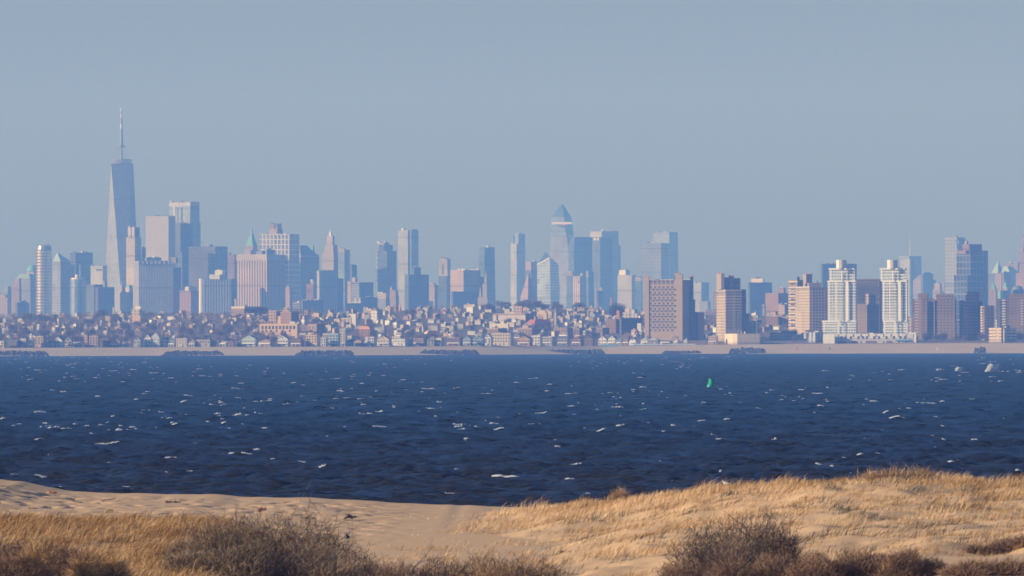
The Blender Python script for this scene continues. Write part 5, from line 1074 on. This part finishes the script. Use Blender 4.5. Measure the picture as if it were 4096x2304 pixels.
def dune_d(x, y):
    t = t_of(x, y); q = fbm(x / 5.5, y / 9, 61, 4); w = sstep(-1.5, 4, x - 9 * (1 - t) * 0)
    edge = .88 * sstep(.40, .74, t + .7 * (q - .5) + .06 * sstep(6, 20, x)); low = .6 * sstep(.50, .62, q)
    # tongue of thin grass running left towards the open sand
    reach = sstep(-10 + 7 * t, -2 + 7 * t, x)
    return np.where(t > 1.06, 0, np.maximum(edge, low * sstep(0, .12, t)) * np.maximum(reach, 0))
dtint = lambda x, y: .64 + 1.05 * (fbm(x / 3.0, y / 9, 63, 3) - .5) - .14 * sstep(8, 22, x) + .12 * (t_of(x, y) - .5)
grass_field('dune_grass', 'wind-combed straw-coloured grass over the right-hand dune', 23000, (-11, 40), (440, 765), dune_d, 24, lambda x, y: .42 + .5 * sstep(.45, .8, fbm(x / 6, y / 9, 64, 2)) + .22 * sstep(.9, .97, t_of(x, y)) * sstep(.4, .7, fbm(x / 1.5, y / 40, 65, 2)), dtint)
mask_m = lambda x, y: sstep(-10.5, -14.5, x + .5 * np.sin(y / 9)) * (1 - .75 * sstep(520, 538, y)) * np.clip(-.15 + 1.7 * fbm(x / 2.4, y / 6, 71, 3), 0, 1)
grass_field('mound_grass', 'golden-brown grass covering the low mound at the left', 7500, (-34, -8), (425, 540), mask_m, 26, lambda x, y: .55 + .35 * fbm(x / 5, y / 7, 72, 2), lambda x, y: .22 + .9 * (fbm(x / 2.6, y / 6, 73, 3) - .5), spread=.36)
edge_d = lambda x, y: .8 * sstep(.46, .62, fbm(x / 3, y / 6, 81, 3)) * sstep(515, 470, y)
grass_field('scrub_grass', 'thin tawny grass between the bushes along the bottom', 2600, (-9, 34), (425, 515), edge_d, 20, lambda x, y: .5 + 0 * x, lambda x, y: .28 + .5 * (fbm(x / 3, y / 5, 83, 2) - .5))
# dark low tufts between the pale grass
dk_d = lambda x, y: sstep(.52, .61, fbm(x / 2.6, y / 6.5, 93, 3)) * sstep(.05, .3, t_of(x, y)) * (t_of(x, y) < .97) * sstep(0, 6, x)
_keep = GR; m_keep = m_gr
m_gr = plain((.095, .085, .052), .9, .3, .8)
grass_field('dark_tufts', 'dark grey-green tufts dotted over the right-hand dune', 9000, (-2, 40), (450, 760), dk_d, 20, lambda x, y: .55 + 0 * x, lambda x, y: .5 + 0 * x)
grass_field('mound_tufts', 'dark brown tufts among the golden grass of the mound', 1500, (-32, -9), (425, 535), lambda x, y: sstep(.54, .66, fbm(x / 1.8, y / 6, 95, 3)), 22, lambda x, y: .5 + 0 * x, lambda x, y: .5 + 0 * x)
m_gr = m_keep

# ------------------------------------------------------------------ shrubs: stems and clouds of bare twigs
def shrub(name, label, Y, lobes, cols, n, twig=(.16, .46), stems=26, width=(.007, .014), bare=0.0, seed=0, cat='shrub', group='bare shrubs in front of the beach'):
    """lobes: (photo x, half width, top y, depth offset) in photo units of 2576 px"""
    r = np.random.default_rng(seed); cx = XP(sum(q[0] for q in lobes) / len(lobes), Y); zb = float(gz(np.array([cx]), np.array([Y]))[0])
    root = empty(name, (cx, Y, zb)); tag(root, label, cat, group)
    tot = sum(q[1] ** 1.6 for q in lobes); VV, TT_, st = [], [], MB()
    for (p, hw, top, dy) in lobes:
        Yl = Y + dy; lx = XP(p, Yl) - cx; gx = float(gz(np.array([lx + cx]), np.array([Yl]))[0]) - zb; k = Yl / FU / P; rx = hw * k; H = max(.5, wz(top / P, Yl, p / P) - zb - gx); m = int(n * hw ** 1.6 / tot)
        d = r.normal(size=(m, 3)); d[:, 2] = np.abs(d[:, 2]) * .9 - .12; d /= np.linalg.norm(d, axis=1)[:, None]
        lump = .74 + .40 * vnoise(d[:, 0] * 3.1 + 7 * p, d[:, 2] * 3.1 + d[:, 1] * 2, seed + 5)
        rad = r.random(m) ** (.42 + bare) * lump
        c = np.stack([lx + d[:, 0] * rad * rx, dy + d[:, 1] * rad * rx * .8, gx + np.maximum(.02, d[:, 2] * rad) * H * .98], 1)
        L = r.uniform(*twig, m) * (.6 + .5 * r.random(m)); dirn = d * .8 + r.normal(size=(m, 3)) * .62 + np.array([.10, 0, .40]); dirn /= np.linalg.norm(dirn, axis=1)[:, None]
        side = np.cross(dirn, r.normal(size=(m, 3))); side /= np.linalg.norm(side, axis=1)[:, None]; w = r.uniform(*width, m)
        bend = r.normal(size=(m, 3)) * .08
        e = c + dirn * L[:, None]; mid = (c + e) / 2 + bend * L[:, None]
        VV.append(np.stack([c - side * w[:, None], c + side * w[:, None], mid + side * w[:, None] * .7, mid - side * w[:, None] * .7, e], 1).reshape(-1, 3))
        TT_.append(np.repeat(np.clip(.5 + .7 * (vnoise(c[:, 0] * 1.1 + p, c[:, 2] * 1.6 + c[:, 1], seed + 9) - .5) + r.normal(0, .16, m), 0, 1), 5))
        for s in range(max(3 if stems > 3 else 0, int(stems * hw / 150))):
            a = r.uniform(0, 6.28); q = np.array([lx + r.normal() * .12 * rx, dy + r.normal() * .12 * rx, gx - .15]); dv = np.array([math.cos(a) * rx * .8, math.sin(a) * rx * .6, H * r.uniform(.6, .98)]); rad0 = r.uniform(.018, .04)
            prev = q
            for j in range(1, 6):
                t_ = j / 5; nx = q + dv * np.array([t_ ** 1.2, t_ ** 1.2, t_ ** .85]) + r.normal(size=3) * .05 * H * .5
                st.tube(prev, nx, rad0 * (1 - .16 * (j - 1)), rad0 * (1 - .16 * j), 5, 0, False)
                if j > 1:
                    for _ in range(2):
                        bd = dv * .25 + r.normal(size=3) * .22 * H; bd[2] = abs(bd[2]) * .8; st.tube(nx, nx + bd * .6, rad0 * .4, .006, 4, 0, False)
                prev = nx
    if st.v: st.build('stems', plain(cols[2], .9, .25, 2), root)
    V_ = np.concatenate(VV); mm = len(V_) // 5; i0 = np.arange(mm)[:, None] * 5
    F_ = np.concatenate([i0 + np.array([0, 1, 2]), i0 + np.array([0, 2, 3]), i0 + np.array([3, 2, 4])], 1).reshape(-1, 3)
    mt, nt, b = new_mat('twigs'); at = N(nt, 'ShaderNodeAttribute'); at.attribute_name = 'tint'; nt.links.new(mixc(nt, at.outputs['Fac'], cols[0], cols[1]), b.inputs['Base Color']); b.inputs['Roughness'].default_value = .9; b.inputs['Specular IOR Level'].default_value = .2
    np_mesh('twigs', V_, F_, mt, root, attrs={'tint': ('FLOAT', np.concatenate(TT_))})
GB = ((.125, .093, .066), (.37, .26, .165), (.15, .115, .09)); RB = ((.14, .09, .062), (.36, .225, .14), (.14, .09, .068)); OB = ((.18, .11, .065), (.42, .27, .14), (.12, .085, .06))
shrub('shrub', 'largest grey-brown bare bush, left of centre at the bottom', 448, [(478, 70, 1352, 2), (545, 92, 1308, 0), (620, 100, 1288, 3), (700, 104, 1278, 2), (770, 92, 1286, 1), (835, 78, 1316, -1), (890, 56, 1362, -3), (930, 42, 1398, -5), (500, 110, 1384, -7), (620, 130, 1366, -8), (750, 130, 1370, -8), (850, 90, 1400, -9)], GB, 105000, seed=1)
shrub('shrub', 'reddish-brown shrub in the bottom left corner', 424, [(-20, 90, 1350, 3), (60, 90, 1360, 2), (140, 80, 1366, 0), (215, 60, 1384, -2), (20, 110, 1396, -6)], RB, 36000, seed=2)
shrub('shrub', 'dark red-brown shrub at the foot of the largest bush', 440, [(940, 50, 1404, 0), (1000, 60, 1410, 2), (1080, 62, 1402, 3), (970, 70, 1424, -5)], RB, 20000, seed=3)
shrub('shrub', 'spiky grey-brown shrub at the bottom centre', 446, [(1150, 62, 1402, 0), (1215, 62, 1384, 2), (1290, 66, 1388, 1), (1365, 58, 1400, 3), (1250, 90, 1418, -6)], OB, 28000, bare=.15, seed=4)
shrub('shrub', 'open thorny bush with dark stems standing on the right dune foot', 450, [(1735, 66, 1352, 0), (1800, 78, 1320, 3), (1870, 82, 1298, 1), (1935, 72, 1288, -1), (1975, 48, 1322, 2), (1830, 110, 1358, -6)], ((.12, .085, .065), (.30, .21, .15), (.055, .042, .036)), 34000, stems=60, bare=.25, seed=5)
shrub('shrub', 'long low reddish shrub at the bottom right', 428, [(1715, 70, 1416, 2), (1830, 80, 1408, 0), (1950, 90, 1396, 2), (2060, 92, 1392, 0), (2170, 96, 1384, 1), (2270, 80, 1382, 0), (2340, 50, 1408, 0)], RB, 52000, seed=6)
shrub('shrub', 'small reddish shrub near the right edge of the dune', 470, [(2465, 50, 1388, 0), (2530, 60, 1378, 1), (2585, 50, 1388, 0)], RB, 5200, bare=.3, seed=7)
shrub('shrub', 'low dark shrub cut by the bottom right corner', 424, [(2440, 80, 1432, 0), (2540, 90, 1424, 0)], RB, 14000, seed=8)
shrub('reed_clump', 'tall golden reed clump in the bottom left corner', 418, [(78, 34, 1356, 0), (105, 26, 1348, 1), (60, 30, 1392, 0)], ((.36, .22, .10), (.54, .36, .18), (.30, .19, .09)), 3600, twig=(.4, .8), stems=6, seed=9, cat='grass clump', group='tall reed clumps')
shrub('reed_clump', 'second reed clump, dark behind at its right', 420, [(205, 30, 1382, 0), (240, 34, 1398, 1), (290, 30, 1404, 1)], ((.34, .20, .09), (.50, .33, .17), (.28, .18, .09)), 3600, twig=(.4, .8), stems=6, seed=10, cat='grass clump', group='tall reed clumps')
shrub('grass_tussock', 'big tousled tussock on the crest of the dune', 612, [(2250, 40, 1216, 0), (2200, 34, 1220, 0), (2310, 38, 1218, 0)], ((.36, .23, .12), (.50, .34, .19), (.30, .2, .1)), 2400, twig=(.4, .9), stems=0, seed=12, cat='grass clump', group='tussocks on the dune')
shrub('grass_tussock', 'lone plume-like tussock where the dune crest meets the sea', 690, [(1562, 12, 1250, 0), (1550, 10, 1258, 0)], ((.36, .23, .12), (.50, .34, .19), (.30, .2, .1)), 900, twig=(.4, .9), stems=0, seed=13, cat='grass clump', group='tussocks on the dune')
# withered weeds standing in front of the open sand
rw = np.random.default_rng(5); mb = MB()
for i in range(150):
    p = rw.uniform(830, 1420); Y = rw.uniform(468, 500); x = XP(p, Y); z = float(gz(np.array([x]), np.array([Y]))[0]); h = rw.uniform(.35, .95); lx = rw.uniform(.0, .25)
    mb.tube((x, Y, z - .05), (x + lx * h, Y, z + h), .012, .007, 4, 0, False)
    for k in range(4):
        t_ = .6 + .13 * k; q = Vector((x + lx * h * t_, Y, z + h * t_)); mb.tube(q, q + Vector((rw.uniform(-.08, .1), rw.uniform(-.06, .06), rw.uniform(.04, .1))), .016, .022, 4, 0, True)
o = mb.build('weed_stalks', plain((.16, .10, .07), .9, .3, 3)); tag(o, 'withered brown weed stalks in front of the open sand', 'weeds', kind='stuff')
# pale dead branch
def dead_branch():
    Y = 452; root = empty('dead_branch', (XP(1020, Y), Y, wz(1460 / P, Y, 1622))); tag(root, 'pale forked dead branch sticking up at the bottom', 'branch')
    Q = lambda p, y, dy=0: Vector((XP(p, Y) - root.location.x, dy, wz(y / P, Y, 1650) - root.location.z))
    def limb(name, pts, r0, r1, par):
        m = MB(); n = len(pts) - 1
        for i in range(n): m.tube(pts[i], pts[i + 1], r0 + (r1 - r0) * i / n, r0 + (r1 - r0) * (i + 1) / n, 7, 0, True)
        return m.build(name, plain((.34, .28, .23), .85, .2, 3), par)
    tr = limb('trunk', [Q(1018, 1475), Q(1028, 1449), Q(1040, 1428), Q(1052, 1414)], .05, .035, root)
    limb('limb', [Q(1052, 1414), Q(1066, 1400, .1), Q(1077, 1385, .2), Q(1083, 1368, .2), Q(1086, 1352, .3)], .034, .010, root)
    limb('limb', [Q(1052, 1414), Q(1072, 1408, -.1), Q(1100, 1404, -.2), Q(1122, 1400, -.2), Q(1140, 1390, -.3)], .030, .008, root)
    limb('limb', [Q(1034, 1440), Q(1022, 1428, .1), Q(1010, 1412, .1), Q(1000, 1392, .2)], .022, .007, root)
    limb('limb', [Q(1060, 1449), Q(1090, 1432, -.1), Q(1112, 1412, -.2)], .016, .006, root)
dead_branch()

# ------------------------------------------------------------------ things lying on the beach
def drift(u0, u1, v, r, label, col, name='driftwood', cat='driftwood', tip=0.0, seed=0):
    x, y, z = ground_at((u0 + u1) / 2, v); k = y / FU; L = (u1 - u0) * k; rr = random.Random(seed); m = MB(); n = 7; prev = None
    for i in range(n + 1):
        t = i / n; q = Vector(((t - .5) * L, rr.uniform(-.12, .12), r * .7 + tip * t + rr.uniform(-.03, .04)))
        if prev is not None: m.tube(prev, q, r * (1.1 - .35 * (t - 1 / n)), r * (1.1 - .35 * t), 8, 0, True)
        prev = q
    if L > .9: m.tube((L * .1, 0, r), (L * .22, -.1, r + .22), r * .45, r * .15, 6)
    o = m.build(name, plain(col, .9, .3, 4)); o.location = (x, y, z); tag(o, label, cat)
dw = (.13, .10, .08)
drift(660, 719, 2011, .075, 'dark driftwood log lying level on the left sand', dw, seed=1)
drift(402, 460, 2005, .035, 'long thin stick on the sand left of the dark level log', dw, tip=.18, seed=2)
drift(112, 150, 2035, .04, 'small brown stick near the left mound', (.24, .15, .09), seed=3)
drift(1029, 1062, 2046, .13, 'short thick brown log above the largest bush', (.20, .12, .08), tip=.12, seed=4)
drift(1213, 1228, 2076, .08, 'tiny brown lump of wood between the bush and the forked stump', (.22, .13, .08), seed=5)
drift(186, 224, 1974, .09, 'orange-brown piece of timber near the top of the left beach', (.55, .24, .10), name='timber', cat='timber', seed=6)
def block(u0, u1, v, h, col, label):
    x, y, z = ground_at((u0 + u1) / 2, v); k = y / FU; m = MB(); w = (u1 - u0) * k; hh = h * k
    m.box((0, 0, hh / 2 - .04), (w, .3, hh), .15); m.box((w * .1, 0, hh + .0), (w * .7, .22, .07), .2)
    o = m.build('sand_slab', plain(col, .9, .15, 3)); o.location = (x, y, z); tag(o, label, 'block')
block(417, 452, 2052, 11, (.52, .38, .20), 'flat tan slab half sunk at the edge of the left mound')
def stump():
    x, y, z = ground_at(1392, 2078); k = y / FU; root = empty('driftwood_stump', (x, y, z)); tag(root, 'forked driftwood stump leaning on the open sand', 'driftwood')
    def limb(pts, rs, par, name, col):
        m = MB()
        for i in range(len(pts) - 1): m.tube(pts[i], pts[i + 1], rs[i], rs[i + 1], 8)
        m.build(name, plain(col, .9, .25, 4), par)
    limb([Vector((-.36, -.1, -.03)), Vector((-.18, -.05, .12)), Vector((-.04, 0, .24)), Vector((0, 0, .40))], [.05, .09, .12, .05], root, 'limb', (.12, .09, .07))
    limb([Vector((-.06, 0, .22)), Vector((.12, .05, .20)), Vector((.26, .1, .16)), Vector((.55, .15, .19))], [.13, .11, .08, .04], root, 'limb', (.10, .075, .06))
    limb([Vector((.22, .05, .02)), Vector((.26, .06, .14)), Vector((.36, .06, .24))], [.07, .07, .03], root, 'limb', (.34, .24, .14))
stump()
def tub():
    x, y, z = ground_at(1382, 2155); k = y / FU; h = 25 * k; root = empty('beach_debris', (x, y, z - .03)); tag(root, 'dark wedge of broken debris standing upright in the open sand', 'debris')
    m = MB(); w = 15 * k
    m.quad([(-w * .7, -.10, 0), (-w * .1, -.26, 0), (w * .0, -.06, h), (-w * .55, .05, h * .94)]); m.quad([(-w * .7, -.10, 0), (-w * .55, .05, h * .94), (w * .0, .05, h), (-w * .1, .22, 0)])
    m.quad([(-w * .1, -.26, 0), (-w * .1, .22, 0), (0, .05, h), (0, -.06, h)]); m.build('upright_side', plain((.085, .075, .085), .6, .2, 4), root)
    m = MB()
    m.quad([(0, -.08, h * 1.0), (w * .05, -.24, .02), (w * .75, -.15, h * .18), (w * 1.05, -.02, h * .36)]); m.quad([(0, .06, h), (w * 1.05, .0, h * .36), (w * .75, .18, h * .15), (w * .05, .22, .0)]); m.quad([(w * .05, -.24, .02), (w * .05, .22, .0), (w * .75, .18, h * .15), (w * .75, -.15, h * .18)]); m.quad([(0, -.08, h), (w * 1.05, -.02, h * .36), (w * 1.05, 0, h * .36), (0, .06, h)])
    m.build('slanting_side', plain((.030, .028, .032), .5, .2, 4), root)
tub()
def lump(u, v, wpx, label, name, col, cat):
    x, y, z = ground_at(u, v); k = y / FU; r = wpx * k / 2; m = MB(); m.lathe([(r * .9, -.03), (r, r * .3), (r * .75, r * .8), (r * .3, r * 1.05)], 7)
    for i in range(5): m.box((random.uniform(-r, r), random.uniform(-r, r) * .6, r * .5), (r * .7, r * .5, r * .5), i)
    o = m.build(name, plain(col, .9, .3, 5)); o.location = (x, y, z); tag(o, label, cat)
lump(2244, 2211, 17, 'brown tangled clump on the sand before the grassy slope', 'seaweed_clump', (.20, .12, .09), 'clump')
lump(2415, 2200, 6, 'small white scrap on the sand right of the brown clump', 'litter_scrap', (.82, .82, .78), 'litter')
lump(2321, 2211, 4, 'tiny dark pebble between the brown clump and the white scrap', 'stone', (.10, .08, .07), 'stone')
# shells: scattered white specks
mb = MB(); rs = random.Random(3)
for i in range(190):
    u = rs.uniform(1000, 2100) if i < 150 else rs.uniform(2000, 3000); v = (rs.gauss(2018, 9) if i % 3 else rs.uniform(2010, 2110)) + (u - 1500) * .012 if i < 150 else rs.uniform(2180, 2260)
    Y = rs.uniform(620, 795) if i < 150 else rs.uniform(470, 520)
    X = (u - 2048) / FU * Y; z = float(gz(np.array([X]), np.array([Y]))[0]); s = rs.uniform(.012, .04)
    mb.box((X, Y, z + s * .4), (s * 2, s * 1.4, s), rs.uniform(0, 3))
o = mb.build('shell_scatter', plain((.72, .70, .64), .6, .1, 3)); tag(o, 'white shells scattered over the open sand', 'shells', kind='stuff')

# ------------------------------------------------------------------ gull on the crest of the dune
def gull():
    Y = 640; x = wx(2901, Y); z = float(gz(np.array([x]), np.array([Y]))[0]) + .30; s = 1.0
    root = empty('gull', (x, Y, z)); tag(root, 'white gull standing on the grassy crest of the dune', 'bird'); root.rotation_euler.z = R(-25)
    # continuous body from tail (right) to beak side (left): x, z, ry, rz
    st = [(.27, .11, .010, .008), (.20, .115, .035, .018), (.10, .12, .065, .055), (0, .125, .082, .082), (-.09, .145, .072, .078), (-.14, .185, .046, .055), (-.165, .23, .034, .038), (-.185, .262, .036, .036), (-.215, .268, .028, .026), (-.232, .264, .012, .012)]
    m = MB(); n = 12; rings = []
    for (px, pz, ry, rz) in st: rings.append([(px, ry * math.cos(2 * math.pi * i / n), pz + rz * math.sin(2 * math.pi * i / n)) for i in range(n)])
    V_ = [p for r_ in rings for p in r_]; F_ = [(a * n + i, a * n + (i + 1) % n, (a + 1) * n + (i + 1) % n, (a + 1) * n + i) for a in range(len(st) - 1) for i in range(n)]
    m.v = V_; m.f = F_; m.uv = [(0, 0)] * (4 * len(F_)); m.m = [0] * len(F_); m.build('body', plain((.85, .85, .84), .7, .03, 8), root, smooth=True)
    for sd in (-1, 1):
        w = MB(); w.quad([(-.09, sd * .078, .165), (.06, sd * .09, .17), (.24, sd * .03, .135), (.33, sd * .012, .125), (.12, sd * .075, .105), (-.06, sd * .086, .11)]); w.quad([(-.09, sd * .072, .165), (.06, sd * .084, .17), (.24, sd * .024, .135), (.33, sd * .008, .125), (.12, sd * .069, .105), (-.06, sd * .08, .11)][::-1]); w.build('wing', plain((.52, .54, .57), .7, .06, 8), root)
        l = MB(); l.tube((.0, sd * .03, .06), (.005, sd * .03, -.12), .007, .006, 5); l.tube((.005, sd * .03, -.12), (-.05, sd * .035, -.125), .008, .004, 5); l.build('leg', plain((.50, .36, .22), .6), root)
        e = MB(); e.lathe([(.006, 0), (.006, .004), (.002, .006)], 6); e.build('eye', plain((.02, .02, .02), .3), root, loc=(-.205, sd * .027, .272))
    k = MB(); k.tube((-.228, 0, .263), (-.285, 0, .254), .011, .003, 6); k.build('beak', plain((.75, .48, .08), .5), root)
gull()
# ------------------------------------------------------------------ air, light, camera
mb = MB(); mb.box((0, 17000, 408), (19400, 34400, 824)); m_h = bpy.data.materials.new('haze'); m_h.use_nodes = True; nt = m_h.node_tree; nt.nodes.remove(nt.nodes['Principled BSDF'])
pv = N(nt, 'ShaderNodeVolumePrincipled'); pv.inputs['Color'].default_value = (*HAZE_COL, 1); pv.inputs['Density'].default_value = HAZE_D; pv.inputs['Anisotropy'].default_value = 0.0
if HAZE_ABS: pv.inputs['Absorption Color'].default_value = (*HAZE_ABS, 1)
nt.links.new(pv.outputs[0], nt.nodes['Material Output'].inputs['Volume'])
o = mb.build('haze', m_h); tag(o, 'thin blue haze filling the air over the bay', 'haze', kind='stuff')
w = bpy.data.worlds.new('World'); bpy.context.scene.world = w; w.use_nodes = True; nt = w.node_tree; bg = nt.nodes['Background']
sk = N(nt, 'ShaderNodeTexSky'); sk.sky_type = 'NISHITA'; sk.sun_disc = False; sk.sun_elevation = R(SUN_EL); sk.sun_rotation = R(SUN_AZ); sk.altitude = 0; sk.air_density = SKY[0]; sk.dust_density = SKY[1]; sk.ozone_density = SKY[2]
tn = N(nt, 'ShaderNodeMix', data_type='RGBA', blend_type='MULTIPLY'); tn.inputs[0].default_value = 1; tn.inputs[7].default_value = (*SKY_TINT, 1); nt.links.new(sk.outputs[0], tn.inputs[6]); nt.links.new(tn.outputs[2], bg.inputs['Color']); bg.inputs['Strength'].default_value = SKY[3]
l = bpy.data.lights.new('sun', 'SUN'); l.energy = SUN_E; l.angle = R(.53); l.color = SUN_C; so = bpy.data.objects.new('sun', l); C.objects.link(so)
sd = Vector((math.sin(R(SUN_AZ)) * math.cos(R(SUN_EL)), math.cos(R(SUN_AZ)) * math.cos(R(SUN_EL)), math.sin(R(SUN_EL))))
so.rotation_euler = sd.to_track_quat('Z', 'Y').to_euler(); so.location = sd * 200 + Vector((0, 0, 60))
cam = bpy.data.cameras.new('camera'); co = bpy.data.objects.new('camera', cam); C.objects.link(co); co.location = (0, 0, CAMH); co.rotation_euler = (Matrix.Rotation(R(90) + math.atan((HORU - 1152) / FU), 4, 'X') @ Matrix.Rotation(-TAU, 4, 'Z')).to_euler()
cam.sensor_width = 36; cam.lens = 36 * FU / 4096; cam.clip_start = 1; cam.clip_end = 120000
cam.dof.use_dof = True; cam.dof.focus_distance = 3500; cam.dof.aperture_fstop = 6.7
sc = bpy.context.scene; sc.camera = co
sc.render.engine = 'CYCLES'; sc.cycles.filter_width = 1.6; sc.cycles.use_denoising = True; sc.cycles.volume_bounces = 1; sc.cycles.max_bounces = 6; sc.cycles.diffuse_bounces = 2; sc.cycles.glossy_bounces = 2; sc.cycles.transparent_max_bounces = 8
sc.view_settings.view_transform = 'Standard'; sc.view_settings.look = 'None'; sc.view_settings.exposure = EXPO; sc.view_settings.gamma = 1
